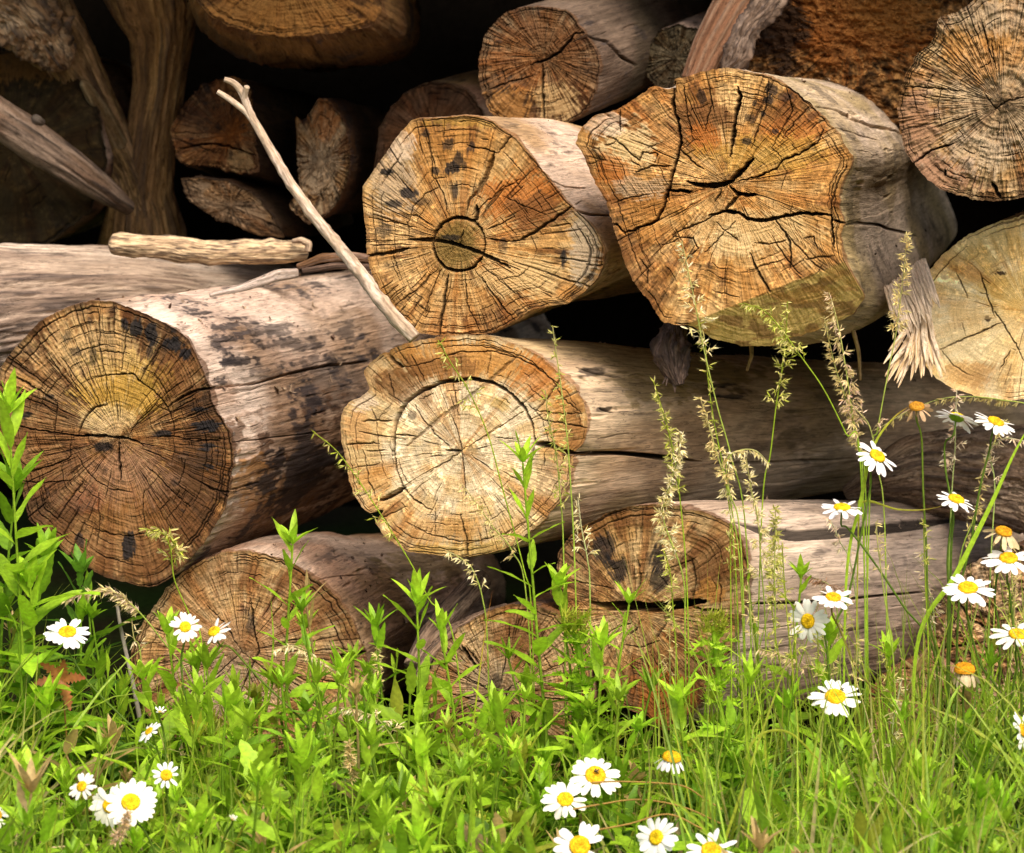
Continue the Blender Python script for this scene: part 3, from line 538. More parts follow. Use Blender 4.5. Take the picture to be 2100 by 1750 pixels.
L9o = cat(Z('E', '1370,1729 1380,1590 1425,1530 1480,1470 1560,1420 1680,1360 1800,1325 1950,1315 2100,1325'), Z('F', '130,1345 240,1360 330,1400 420,1440 470,1520 500,1640 520,1729'),
          Z('I', '500,200 480,330 440,450 400,560 330,700 260,830 180,900 60,1010 0,1020'), Z('H', '1900,930 1780,900 1700,840 1620,740 1570,620 1500,500 1430,400 1400,300 1330,220'))
log('log', 'split log in the lower middle with a wide black gap through its end', L9o, V_('H', 1830, 330), 0.0,
    [(.25, 1550, 1232, 1.0), (.6, 1790, 1208, .93), (1.0, 2030, 1180, .88), (1.5, 2280, 1150, .85)],
    cracks=CR('H', ('1560,275 1650,300 1780,295 1900,310 2000,300 2110,280 2220,270', 62, .11), ('1850,380 1830,430 1780,470', 8), ('1990,350 2000,400 1930,500', 8), ('1600,500 1700,430 1800,400', 5), ('1750,520 1850,540 1960,500', 6), ('1800,600 1820,760 1800,860', 6), ('1900,560 1990,700 2080,820', 6),
      ('1840,30 1850,120 1830,230', 14), ('1460,150 1560,170 1700,200', 5), ('1960,120 2010,180', 7))
      +CR('I', ('160,300 240,322 330,325', 16, .03), ('0,90 100,60 200,20', 6), ('170,30 190,140 180,260', 14, .03), ('330,120 340,220 330,310', 8)),
    bcracks=CR('F', ('430,1420 620,1470 800,1490 1000,1480 1200,1460 1500,1430 1700,1400', 66, .004), ('720,1310 900,1300', 5, .005))+CR('I', ('470,285 800,278 1100,255 1300,235 1560,215', 12, .03)),
    stains=ST('E', (1650, 1560, 80, 80, 'mould', .8), (1720, 1690, 60, 90, 'mould', .85), (1960, 1620, 50, 90, 'mould', .85), (1820, 1400, 240, 60, 'brown', .7))+ST('H', (1960, 150, 70, 70, 'mould', .8), (1700, 440, 160, 80, 'cream', .5), (1900, 800, 260, 160, 'brown', .6), (1950, 760, 160, 100, 'orange', .4))
      +ST('I', (300, 60, 190, 240, 'brown', .7), (300, 220, 100, 70, 'amber', .6), (50, 850, 160, 160, 'orange', .5)),
    bstains=ST('F', (600, 1500, 300, 100, 'silver', .5), (900, 1600, 60, 24, 'mould', .6), (1600, 1250, 200, 140, 'pinkb', .5)),
    st=dict(c1=c_(.48,.34,.19), c2=c_(.38,.22,.09), c3=c_(.14,.07,.035), nrad=130, nring=100, fine=500, mould=.3, rough=1.6, outer=1.3, b1=c_(.66,.55,.45), b2=c_(.52,.41,.32), b3=c_(.40,.30,.20), bm=.25, brown=.45, nlong=50, bamp=.004), T=950, NR=230, NV=220, seed=9)

L8o = Z('H', '615,760 625,690 660,600 720,510 800,430 900,365 980,325 1100,285 1250,290 1360,340 1450,430 1520,560 1560,700 1570,850 1540,1000 1480,1140 1380,1260 1250,1340 1100,1370 950,1340 820,1250 720,1130 650,1000 620,880')
log('log', 'small weathered log end low in the centre with short radial checks, behind tall green stems', L8o, V_('H', 1040, 790), -0.03,
    [(.35, 1130, 1370, 1.0), (1.0, 1290, 1290, .9), (1.6, 1400, 1240, .85)],
    cracks=CR('H', ('820,530 870,600 910,660', 18, .02), ('850,540 930,640', 8), ('1060,850 1080,800 1110,760', 8), ('750,800 850,830 950,860 1040,870', 6), ('830,700 900,740 980,790', 6), ('700,620 800,700 960,780', 5), ('1100,400 1080,560 1050,740', 6), ('1300,450 1200,600', 6), ('1100,900 1150,1100', 6), ('700,900 800,950', 8), ('1200,1040 1240,1130', 6)),
    stains=ST('H', (1150, 480, 200, 160, 'brown', .7), (760, 980, 130, 200, 'brown', .5), (950, 750, 200, 160, 'grey', .5), (1150, 1050, 260, 160, 'pinkb', .4), (720, 740, 100, 100, 'orange', .35), (1010, 740, 40, 60, 'mould', .6)),
    st=dict(c1=c_(.52,.38,.24), c2=c_(.40,.25,.12), c3=c_(.15,.08,.04), nrad=150, nring=90, fine=450, mould=.2, rough=1.5, b1=PINKB, b2=BROWN, b3=DARK, brown=.42), T=800, NR=200, NV=80, seed=8)

# logs at the lower right behind the daisies
log('log', 'rough brown log end at the lower right behind the tallest daisies', Z('V', '1900,1300 1915,1250 1950,1200 1985,1160 2040,1130 2110,1120 2190,1160 2240,1240 2250,1330 2210,1420 2140,1480 2060,1490 1985,1460 1935,1410 1905,1360'), (2060, 1310), .12,
    [(.6, 2180, 1240, 1), (1.2, 2280, 1180, .95)], cracks=[(Z('V', '1960,1230 1990,1270 2060,1310'), 4), (Z('V', '1920,1330 2000,1320 2060,1310'), 4), (Z('V', '2060,1310 2080,1200'), 4)],
    st=dict(c1=c_(.40,.30,.21), c2=c_(.30,.20,.12), c3=c_(.12,.07,.04), nrad=50, nring=60, fine=120, gr=.45, mould=.35, rough=5, jag=5, brown=.5, b1=PINKB, b2=BROWN, b3=DARK), T=700, NR=150, NV=60, seed=12)
log('log', 'pale small log end almost buried in grass at the lower right', Z('V', '1770,1440 1800,1390 1850,1360 1910,1355 1960,1385 1985,1440 1980,1510 1940,1560 1880,1580 1820,1565 1780,1520'), (1875, 1470), .02,
    [(.5, 1960, 1400, 1), (1.0, 2030, 1350, .95)], cracks=[(Z('V', '1880,1475 1920,1455 1975,1440'), 5), (Z('V', '1875,1470 1820,1430'), 3)],
    st=dict(c1=c_(.52,.38,.26), c2=c_(.42,.28,.15), c3=c_(.2,.1,.05), nrad=90, nring=60, fine=260, mould=.1, rough=1.6, brown=.35, b1=PINKB, b2=BROWN, b3=DARK), T=600, NR=120, NV=50, seed=13)
r0 = empty('log', tuple(at(2000, 1080, .5)), 'log with flaking brown bark lying behind the split log at the right edge', 'log', 'logs in the stack')
tube('trunk', [(1735, 1012, .62, 14), (1800, 985, .60, 42), (1880, 965, .58, 76), (1990, 972, .56, 98), (2120, 990, .54, 112), (2300, 1010, .5, 118)], c_(.44,.32,.22), c_(.32,.21,.13), c_(.15,.10,.07), amp=.13, fu=3.5, fv=14, T=300, NV=300, parent=r0, seed=61, mould=.35, mat=M_BARK, sharp=.12, gcs=.5)

# long log lying behind the left log
r0 = empty('log', tuple(at(100, 760, .5)), 'long weathered log with a straight crack lying behind the big left log, twig on top', 'log', 'logs in the stack')
tube('trunk', [(-420, 700, .05, 205), (-100, 660, .55, 165), (250, 636, 1.0, 128), (560, 640, 1.5, 100), (760, 660, 2.0, 85)], c_(.56,.45,.35), c_(.40,.30,.22), c_(.26,.18,.13), amp=.05, fu=4.5, fv=3.2, T=420, NV=260, parent=r0, seed=3, mould=.4, gcs=.07, sharp=.03)

# ---------------------------------------------------------------- logs in the dark behind
DK = dict(dim=.7, nrad=60, nring=30, fine=120, nlong=20)  # rear logs get darker colours, shade of the pile put into them
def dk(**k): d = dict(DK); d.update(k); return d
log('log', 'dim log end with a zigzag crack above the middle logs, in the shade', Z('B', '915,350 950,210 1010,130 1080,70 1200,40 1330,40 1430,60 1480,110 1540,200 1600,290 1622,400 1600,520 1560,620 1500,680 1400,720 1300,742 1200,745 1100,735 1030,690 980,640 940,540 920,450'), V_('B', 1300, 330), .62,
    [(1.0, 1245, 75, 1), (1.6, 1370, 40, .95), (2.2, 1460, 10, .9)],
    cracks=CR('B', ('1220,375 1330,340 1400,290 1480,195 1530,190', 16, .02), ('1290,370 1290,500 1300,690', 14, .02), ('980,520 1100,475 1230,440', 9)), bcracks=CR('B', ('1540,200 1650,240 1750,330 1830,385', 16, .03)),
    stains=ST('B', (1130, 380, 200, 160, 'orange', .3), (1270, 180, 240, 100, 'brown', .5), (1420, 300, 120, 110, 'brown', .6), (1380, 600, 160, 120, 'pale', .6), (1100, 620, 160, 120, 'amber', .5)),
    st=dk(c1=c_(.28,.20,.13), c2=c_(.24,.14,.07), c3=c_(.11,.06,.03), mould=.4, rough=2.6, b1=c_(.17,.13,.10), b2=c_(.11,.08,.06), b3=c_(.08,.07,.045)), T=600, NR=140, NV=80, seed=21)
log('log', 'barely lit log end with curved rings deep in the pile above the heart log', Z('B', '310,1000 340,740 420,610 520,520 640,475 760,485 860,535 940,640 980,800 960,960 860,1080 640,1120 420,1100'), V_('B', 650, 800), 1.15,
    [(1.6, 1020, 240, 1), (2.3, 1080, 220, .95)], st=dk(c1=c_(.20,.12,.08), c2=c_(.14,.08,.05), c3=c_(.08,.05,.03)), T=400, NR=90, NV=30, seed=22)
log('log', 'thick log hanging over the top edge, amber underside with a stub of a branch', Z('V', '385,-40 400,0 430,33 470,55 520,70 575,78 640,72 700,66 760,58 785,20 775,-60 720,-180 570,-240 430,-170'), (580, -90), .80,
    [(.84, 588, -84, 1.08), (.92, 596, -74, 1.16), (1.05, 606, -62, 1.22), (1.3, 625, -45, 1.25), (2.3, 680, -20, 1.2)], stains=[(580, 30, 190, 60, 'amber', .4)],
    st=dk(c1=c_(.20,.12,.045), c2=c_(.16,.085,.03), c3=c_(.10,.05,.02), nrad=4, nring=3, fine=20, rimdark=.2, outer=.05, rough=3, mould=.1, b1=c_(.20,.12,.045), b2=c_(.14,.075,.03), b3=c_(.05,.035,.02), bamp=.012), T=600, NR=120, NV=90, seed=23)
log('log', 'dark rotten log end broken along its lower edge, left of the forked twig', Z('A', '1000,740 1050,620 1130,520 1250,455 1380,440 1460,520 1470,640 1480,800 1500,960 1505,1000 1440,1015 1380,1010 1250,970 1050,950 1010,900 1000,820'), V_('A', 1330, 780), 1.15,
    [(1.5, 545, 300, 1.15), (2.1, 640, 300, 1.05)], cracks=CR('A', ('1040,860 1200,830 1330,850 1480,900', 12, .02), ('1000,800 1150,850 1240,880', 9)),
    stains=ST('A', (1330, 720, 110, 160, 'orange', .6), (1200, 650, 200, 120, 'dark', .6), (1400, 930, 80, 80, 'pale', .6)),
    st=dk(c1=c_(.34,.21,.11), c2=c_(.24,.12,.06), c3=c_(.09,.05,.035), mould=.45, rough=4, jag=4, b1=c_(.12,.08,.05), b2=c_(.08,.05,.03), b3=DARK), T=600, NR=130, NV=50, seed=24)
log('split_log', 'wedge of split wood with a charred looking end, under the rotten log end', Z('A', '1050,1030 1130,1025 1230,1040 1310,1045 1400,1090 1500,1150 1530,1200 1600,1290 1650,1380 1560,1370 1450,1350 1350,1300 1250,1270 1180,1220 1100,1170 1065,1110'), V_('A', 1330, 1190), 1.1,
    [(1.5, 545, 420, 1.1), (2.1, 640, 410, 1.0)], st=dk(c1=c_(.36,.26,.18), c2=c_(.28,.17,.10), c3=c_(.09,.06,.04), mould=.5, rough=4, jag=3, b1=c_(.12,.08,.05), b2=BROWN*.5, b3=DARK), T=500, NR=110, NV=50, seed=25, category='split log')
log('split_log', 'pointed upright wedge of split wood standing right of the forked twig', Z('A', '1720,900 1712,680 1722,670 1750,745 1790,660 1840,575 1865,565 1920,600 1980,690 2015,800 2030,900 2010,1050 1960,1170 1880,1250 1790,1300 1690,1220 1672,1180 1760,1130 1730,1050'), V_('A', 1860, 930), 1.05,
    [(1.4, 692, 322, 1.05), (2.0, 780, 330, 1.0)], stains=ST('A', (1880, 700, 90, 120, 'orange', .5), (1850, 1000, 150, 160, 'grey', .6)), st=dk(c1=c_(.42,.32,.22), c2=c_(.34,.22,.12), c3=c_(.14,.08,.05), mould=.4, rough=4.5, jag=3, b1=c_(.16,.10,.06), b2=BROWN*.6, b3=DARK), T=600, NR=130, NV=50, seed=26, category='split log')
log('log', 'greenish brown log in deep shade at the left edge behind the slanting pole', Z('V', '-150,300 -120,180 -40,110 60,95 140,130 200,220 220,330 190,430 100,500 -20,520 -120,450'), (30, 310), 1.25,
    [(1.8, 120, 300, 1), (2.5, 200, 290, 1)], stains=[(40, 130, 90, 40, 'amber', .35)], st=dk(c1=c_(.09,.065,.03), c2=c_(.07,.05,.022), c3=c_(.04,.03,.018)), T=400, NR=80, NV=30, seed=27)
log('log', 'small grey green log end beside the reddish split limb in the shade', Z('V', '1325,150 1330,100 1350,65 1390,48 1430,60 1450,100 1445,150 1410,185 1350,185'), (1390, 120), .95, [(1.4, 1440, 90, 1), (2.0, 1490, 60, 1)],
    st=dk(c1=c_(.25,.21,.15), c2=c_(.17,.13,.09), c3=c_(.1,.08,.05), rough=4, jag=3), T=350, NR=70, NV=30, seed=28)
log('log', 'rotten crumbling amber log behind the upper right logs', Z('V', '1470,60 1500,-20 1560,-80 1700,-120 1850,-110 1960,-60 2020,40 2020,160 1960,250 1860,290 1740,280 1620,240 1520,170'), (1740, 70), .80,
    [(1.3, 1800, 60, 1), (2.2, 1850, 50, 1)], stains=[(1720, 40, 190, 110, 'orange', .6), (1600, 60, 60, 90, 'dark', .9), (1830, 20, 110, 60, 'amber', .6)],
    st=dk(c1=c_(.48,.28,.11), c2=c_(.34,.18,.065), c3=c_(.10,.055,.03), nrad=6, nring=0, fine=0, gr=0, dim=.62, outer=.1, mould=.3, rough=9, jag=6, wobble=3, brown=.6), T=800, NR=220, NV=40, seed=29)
# the pile goes on unseen above the frame, logs added to shade the hollow
for i, (x, y, Y, r, lab) in enumerate([(150, -420, .75, 260, 'log out of sight above the forked trunk'), (1060, -330, .85, 250, 'log out of sight above the zigzag cracked log'), (1560, -380, .9, 230, 'log out of sight above the reddish limb'),
                                       (620, -620, .5, 240, 'log out of sight on top of the stack, left of centre'), (1350, -700, .6, 260, 'log out of sight on top of the stack, right of centre'), (2050, -420, .5, 250, 'log out of sight above the ridged log end')]):
    t = np.linspace(0, 2*np.pi, 24, endpoint=False); o_ = np.stack([x+r*np.cos(t), y+r*(.93+.05*np.sin(3*t+i))*np.sin(t)], -1)
    log('log', lab, o_, (x, y), Y, [(Y+.6, x+60, y+40, 1), (Y+2.2, x+150, y+120, .95)], st=dk(fine=40), T=160, NR=30, NV=20, seed=40+i)

for i, (z, Y, r, lab) in enumerate([(1.50, .80, .24, 'long unseen log added crosswise above the frame for shade, front one'), (1.56, 1.35, .26, 'long unseen log added crosswise above the frame for shade, middle one'), (1.55, 2.0, .32, 'long unseen log added crosswise above the frame for shade, rear one'), (1.75, 2.65, .36, 'long unseen log added for shade on top of the crosswise others above the frame')]):  # unseen crosswise logs added to keep sun and sky out of the cavity
    def wp(x): return None
    A_ = np.array([-2.6, Y, z]); B_ = np.array([2.7, Y+.1, z+.05]); pa, qa = proj(A_); pb, qb = proj(B_)
    r0 = empty('log', tuple((A_+B_)/2), lab, 'log', 'logs in the stack')
    tube('trunk', [(float(pa), float(qa), Y, r/KF/(Y+4)), (1050, float(qa+qb)/2, Y, r/KF/(Y+4)), (float(pb), float(qb), Y+.1, r/KF/(Y+4))], BROWN, PINKB*.5, amp=.06, T=60, NV=120, parent=r0, seed=70+i)
# limbs, poles and twigs
r0 = empty('forked_trunk', tuple(at(300, 500, 1.0)), 'forked dead trunk standing in a V at the upper left, crumbling bark on one arm', 'dead trunk')
tube('limb', [(-60, -110, 1.22, 120), (60, 20, 1.24, 88), (130, 110, 1.28, 62), (200, 230, 1.35, 46), (262, 350, 1.40, 40), (300, 470, 1.45, 50), (310, 560, 1.50, 60)], c_(.50,.32,.16), c_(.30,.19,.08), c_(.12,.07,.035), amp=.10, fu=2.5, fv=9, T=150, NV=240, parent=r0, seed=5, mat=M_BARK, sharp=.25)
tube('limb', [(296, -90, 1.30, 112), (308, -10, 1.30, 92), (328, 70, 1.32, 64), (324, 170, 1.36, 50), (306, 280, 1.4, 50), (290, 400, 1.45, 62), (296, 560, 1.5, 98)], c_(.46,.28,.11), c_(.30,.17,.07), c_(.12,.07,.035), amp=.2, fu=2, fv=5, T=150, NV=220, parent=r0, seed=6, mat=M_BODY, sharp=.15)
tube('bark', [(-40, -20, 1.10, 60), (40, 30, 1.12, 66), (100, 90, 1.16, 46), (140, 140, 1.20, 22)], c_(.60,.44,.27), c_(.34,.21,.11), c_(.10,.07,.05), amp=.5, fu=5, fv=40, T=170, NV=170, parent=r0, seed=7, mat=M_BARK, ends=.6, mould=.4)
tube('stub', [(168, 165, 1.22, 9), (185, 190, 1.24, 13), (215, 240, 1.30, 18), (245, 300, 1.36, 20)], c_(.32,.24,.13), c_(.2,.13,.06), amp=.12, T=40, NV=50, parent=r0, seed=8, ends=.5)
r0 = empty('pole', tuple(at(60, 330, .7)), 'slanting pole with a pale weathered top edge at the left, under the forked trunk', 'pole')
tube('shaft', [(-80, 190, 1.00, 40), (60, 285, 1.08, 40), (150, 345, 1.14, 34), (215, 392, 1.20, 26), (262, 425, 1.28, 16)], c_(.40,.29,.21), c_(.22,.14,.09), c_(.08,.055,.04), amp=.14, fu=2, fv=8, T=90, NV=120, parent=r0, seed=9)
tube('knot', [(64, 240, 1.00, 7), (76, 246, 1.00, 10), (90, 253, 1.02, 6)], c_(.2,.15,.12), c_(.1,.08,.06), amp=.3, T=24, NV=20, parent=r0, seed=10, ends=.8)
r0 = empty('limb', tuple(at(1480, 120, .75)), 'reddish split limb leaning out of the dark with shaggy grey bark on its right side', 'limb')
tube('split_wood', [(1580, -90, .75, 44), (1500, 20, .72, 40), (1455, 100, .70, 34), (1425, 170, .68, 28)], c_(.20,.10,.055), c_(.13,.06,.03), c_(.21,.13,.08), amp=.18, fu=4, fv=4, T=80, NV=100, parent=r0, seed=11, flat=.6)
tube('bark', [(1640, -80, .70, 26), (1590, -10, .68, 24), (1530, 60, .66, 22), (1510, 120, .66, 24), (1480, 150, .66, 10)], c_(.22,.16,.12), c_(.12,.08,.055), DARK, amp=.7, fu=4, fv=40, T=80, NV=120, parent=r0, seed=12, ends=.6)
# bark covered stick lying on the long log
r0 = empty('stick', tuple(at(430, 545, .62)), 'short thick stick with peeling speckled bark lying across the long log at the left', 'stick')
tube('bark', [(222, 500, .62, 17), (250, 503, .62, 22), (340, 507, .62, 23), (430, 518, .63, 23), (520, 518, .64, 24), (600, 516, .65, 23), (632, 514, .66, 18)], c_(.60,.44,.26), c_(.42,.29,.17), c_(.14,.09,.06), amp=.15, knots=9, fu=2.5, fv=30, T=110, NV=260, parent=r0, seed=13, mould=.42, mat=M_BARK, ends=.35)
tube('bark_curl', [(600, 495, .63, 4), (618, 492, .62, 7), (634, 500, .62, 8), (632, 516, .62, 7)], c_(.46,.34,.22), c_(.3,.2,.13), amp=.25, T=24, NV=30, parent=r0, seed=14)
# forked twig
r0 = empty('twig', tuple(at(850, 690, -.12)), 'thin pale forked twig slanting from upper left down to the heart log', 'twig', )
tw1, tw2 = c_(.54,.42,.31), c_(.40,.29,.19)
tube('stem', [(460, 163, .12, 5), (480, 168, .12, 7), (497, 190, .12, 8), (513, 235, .12, 8), (545, 290, .1, 9), (590, 368, .06, 10), (640, 440, .02, 11), (690, 500, 0, 12), (740, 560, -.04, 13), (770, 605, -.07, 14), (800, 640, -.09, 14), (850, 694, -.10, 14)], tw1, tw2, c_(.25,.17,.11), amp=.13, knots=26, fu=1.2, fv=30, T=32, NV=300, parent=r0, seed=15, mould=.12, mat=M_FACE)
tube('fork', [(446, 188, .12, 5), (470, 203, .12, 6), (505, 230, .12, 6.5), (535, 270, .11, 7)], tw1, tw2, amp=.08, fu=1.2, fv=30, T=24, NV=80, parent=r0, seed=16, mould=.1, mat=M_FACE)
tube('fork', [(507, 176, .11, 6), (503, 190, .115, 6), (500, 205, .12, 7)], tw1, tw2, amp=.08, fu=1.2, fv=30, T=24, NV=24, parent=r0, seed=17, mould=.1, mat=M_FACE, ends=.4)
# loose bark strips beside the twig foot
r0 = empty('bark_strip', tuple(at(690, 545, .12)), 'two dark curled bark strips lying on the big left log beside the twig', 'bark')
tube('strip', [(610, 548, .34, 6), (660, 530, .32, 9), (720, 526, .3, 10), (770, 532, .3, 8)], PINKB*.7, BROWN*.8, amp=.2, fv=14, T=30, NV=80, parent=r0, seed=18, flat=.5)
tube('strip', [(620, 556, .33, 5), (690, 545, .31, 8), (760, 548, .3, 7)], PINKB*.5, DARK, amp=.2, fv=14, T=30, NV=60, parent=r0, seed=19, flat=.5)
r0 = empty('bark_strip', tuple(at(560, 590, .3)), 'pale lifted sliver of bark on top of the big left log', 'bark')
tube('sliver', [(430, 606, .22, 4), (500, 590, .25, 8), (570, 565, .30, 13), (610, 560, .33, 9)], SILVER*.9, c_(.34,.26,.2), amp=.15, fv=10, T=30, NV=80, parent=r0, seed=20, flat=.5)
# debris limb between the low logs
r0 = empty('branch', tuple(at(920, 1290, .1)), 'short brown branch wedged between the two low log ends in the middle', 'branch')
tube('shaft', [(850, 1370, .02, 24), (880, 1310, .05, 26), (930, 1250, .1, 26), (985, 1190, .18, 24)], c_(.34,.24,.16), c_(.22,.14,.09), DARK, amp=.12, T=60, NV=90, parent=r0, seed=21)
r0 = empty('branch', tuple(at(920, 1300, .0)), 'crooked dark branch with flaking bark lying along the edge of the small centre log', 'branch')
tube('shaft', [(855, 1400, -.04, 9), (875, 1350, -.02, 12), (925, 1295, 0, 13), (985, 1262, .02, 10), (1040, 1245, .05, 8)], c_(.26,.17,.11), c_(.14,.09,.06), DARK, amp=.25, fv=40, T=50, NV=120, parent=r0, seed=22, sharp=.2)
# splinters torn from the fresh log
def splinters(name, label, items, c1, c2):
    r = empty(name, tuple(at(items[0][0][0], items[0][0][1], items[0][0][2])), label, 'splintered wood')
    for i, sp in enumerate(items):
        tube('splinter', sp, c1 if i % 2 else c2, c2 if i % 2 else c1, amp=.16, fu=1.6, fv=25, T=20, NV=40, parent=r, seed=50+i, flat=.35, mould=.05)
it = []
for i in range(30):
    a = -0.9+i*.0625+random.uniform(-.05, .05); L = random.uniform(115, 165)*(1 if i > 3 else .8); x0 = 1890+random.uniform(-6, 10); y0 = 655+random.uniform(-15, 15)
    x1 = x0-26+math.sin(a*.75)*L*.75; y1 = y0+math.cos(a*.4)*L*.85
    it.append([(x0, y0-40, .12, 3), (x0*.6+x1*.4+random.uniform(-4,4), y0*.6+y1*.4, .06, random.uniform(3,7)), (x0*.25+x1*.75, y0*.25+y1*.75, .03, random.uniform(2.5,6)), (x1, y1, .02, 1)])
splinters('splinters', 'fan of torn pale splinters hanging down left of the fresh log end', it, c_(.74,.58,.40), c_(.60,.40,.20))
it = []
for i in range(20):
    x0 = 1905-i*4+random.uniform(-3, 3); y0 = 545+i*3.2; L = random.uniform(70, 115)
    it.append([(x0-14, y0-14, .12, 5), (x0, y0+L*.35, .07, random.uniform(4,8)), (x0+12, y0+L*.75, .05, random.uniform(2,5)), (x0+16+random.uniform(-6, 8), y0+L, .05, 1)])
splinters('splinters', 'short torn splinters at the upper left rim of the fresh log end', it, c_(.72,.56,.40), c_(.55,.40,.27))
r0 = empty('bark_chunk', tuple(at(1380, 700, .06)), 'dark ragged chunk of rotten bark hanging under the large honey coloured log', 'bark')
DB1, DB2 = c_(.17,.115,.09), c_(.11,.07,.05)
tube('bark', [(1378, 640, .10, 10), (1382, 680, .07, 22), (1374, 715, .05, 34), (1382, 755, .04, 26), (1392, 790, .03, 8)], DB1, DB2, DARK, amp=.55, fu=4, fv=45, T=110, NV=130, parent=r0, seed=91, mat=M_BARK, flat=.6)
for i in range(9):
    x0 = 1362+i*5; tube('strip', [(x0, 720, .05, 5), (x0+random.uniform(-8, 8), 760+random.uniform(-8, 8), .04, random.uniform(3, 7)), (x0+random.uniform(-16, 14), 785+random.uniform(-18, 22), .03, 1)], DB1, DB2, amp=.3, fv=40, T=14, NV=30, parent=r0, seed=92+i, flat=.4)
for k, (x0, y0, x1, y1, lab) in enumerate([(1745, 660, 1765, 780, 'thin pale root thread hanging under the lip of the large log'), (1540, 700, 1532, 760, 'short pale stub of fibre under the lip of the large log')]):
    tag(tube('root', [(x0, y0, .15, 5), ((x0+x1)/2+6, (y0+y1)/2, .15, 4), (x1, y1, .16, 3)], OLIVE, c_(.3,.2,.1), amp=.15, T=14, NV=30, seed=80+k), lab, 'root')

# flakes and crumbs of bark lying wherever something can rest on the logs
def litter():
    bpy.context.view_layer.update(); dg = bpy.context.evaluated_depsgraph_get(); r = np.random.default_rng(77); V = []; Q = []; C = []; n = 0
    for _ in range(1500):
        x = r.uniform(-.85, .95); y = r.uniform(.02, 1.15)
        ok, loc, nr, _i, ob, _m = sc.ray_cast(dg, (x, y, r.uniform(.35, 1.02)), (0, 0, -1))
        if not ok or nr.z < .35 or loc.z < .05: continue
        L_ = r.uniform(.002, .011)*(1 if r.random() < .9 else 2); a = r.uniform(0, 6.28); t = np.array([math.cos(a), math.sin(a), 0.]); N_ = np.array(nr); t = t-(t@N_)*N_; t /= np.linalg.norm(t); b = np.cross(N_, t)
        P = np.array(loc)+N_*.0012; w_ = L_*r.uniform(.2, .6); cu = L_*r.uniform(0, .5); k = r.uniform(.4, 1.3)
        pts = [P-t*L_/2-b*w_/2+N_*cu, P-t*L_/2+b*w_/2+N_*cu*.6, P+b*w_*.6, P-b*w_*.6, P+t*L_/2-b*w_*.3+N_*cu*.8, P+t*L_/2+b*w_*.3+N_*cu]
        V += pts; Q += [(n, n+1, n+2, n+3), (n+3, n+2, n+5, n+4)]; c = (c_(.40,.28,.18) if r.random() < .6 else c_(.16,.10,.07))*k; C += [c]*6; n += 6
    tag(mesh('wood_litter', V, Q, M_BARK, np.array(C), np.array(V)), 'scattered flakes and crumbs of bark lying on top of the logs', 'bark litter', kind='stuff')
litter()
# ---------------------------------------------------------------- plants
def leaf_mat(name, tr=0.35, rough=0.5, spec=0.3, var=.25):
    m = bpy.data.materials.new(name); m.use_nodes = True; t = m.node_tree; N = t.nodes; L = t.links
    b = N['Principled BSDF']; b.inputs['Roughness'].default_value = rough; b.inputs['Specular IOR Level'].default_value = spec
    a = N.new('ShaderNodeAttribute'); a.attribute_name = 'Col'
    tc = N.new('ShaderNodeTexCoord'); n1 = N.new('ShaderNodeTexNoise'); n1.inputs['Scale'].default_value = 160; n1.inputs['Detail'].default_value = 3
    L.new(tc.outputs['Object'], n1.inputs['Vector'])
    r = N.new('ShaderNodeMapRange'); r.inputs['From Min'].default_value = .3; r.inputs['From Max'].default_value = .7; r.inputs['To Min'].default_value = 1-var; r.inputs['To Max'].default_value = 1+var
    L.new(n1.outputs['Fac'], r.inputs['Value'])
    v = N.new('ShaderNodeVectorMath'); v.operation = 'SCALE'; L.new(a.outputs['Color'], v.inputs[0]); L.new(r.outputs[0], v.inputs['Scale'])
    L.new(v.outputs[0], b.inputs['Base Color'])
    tl = N.new('ShaderNodeBsdfTranslucent'); mx = N.new('ShaderNodeMixShader'); mx.inputs[0].default_value = tr
    L.new(v.outputs[0], tl.inputs[0]); L.new(b.outputs[0], mx.inputs[1]); L.new(tl.outputs[0], mx.inputs[2])
    L.new(mx.outputs[0], N['Material Output'].inputs['Surface'])
    return m
M_LEAF = leaf_mat('leaf_green', .42); M_PETAL = leaf_mat('petal_white', .30, .6, .2, .04); M_SEED = leaf_mat('dry_husk', .35, .6, .2, .15)
M_DISC = leaf_mat('flower_disc_yellow', .05, .8, .1, .25)
def nrm(v): return v/(np.linalg.norm(v, axis=-1, keepdims=True)+1e-9)
PROF = dict(
    lance=lambda s: 1.75*np.clip(s, 0, 1)**.55*np.clip(1-s, 0.0, 1)**.85+.03,
    blade=lambda s: np.clip(.55+s*1.6, 0, 1)*np.clip(1-s**2.2, .02, 1),
    husk=lambda s: np.sin(np.pi*np.clip(s*.96+.04, 0, 1))**.8+.04,
    petal=lambda s: (.42+.58*sm(s, 0, .45))*np.sqrt(np.clip(1-np.clip((s-.72)/.29, 0, 1)**2, .01, 1)),
    hair=lambda s: 1-s*.9)
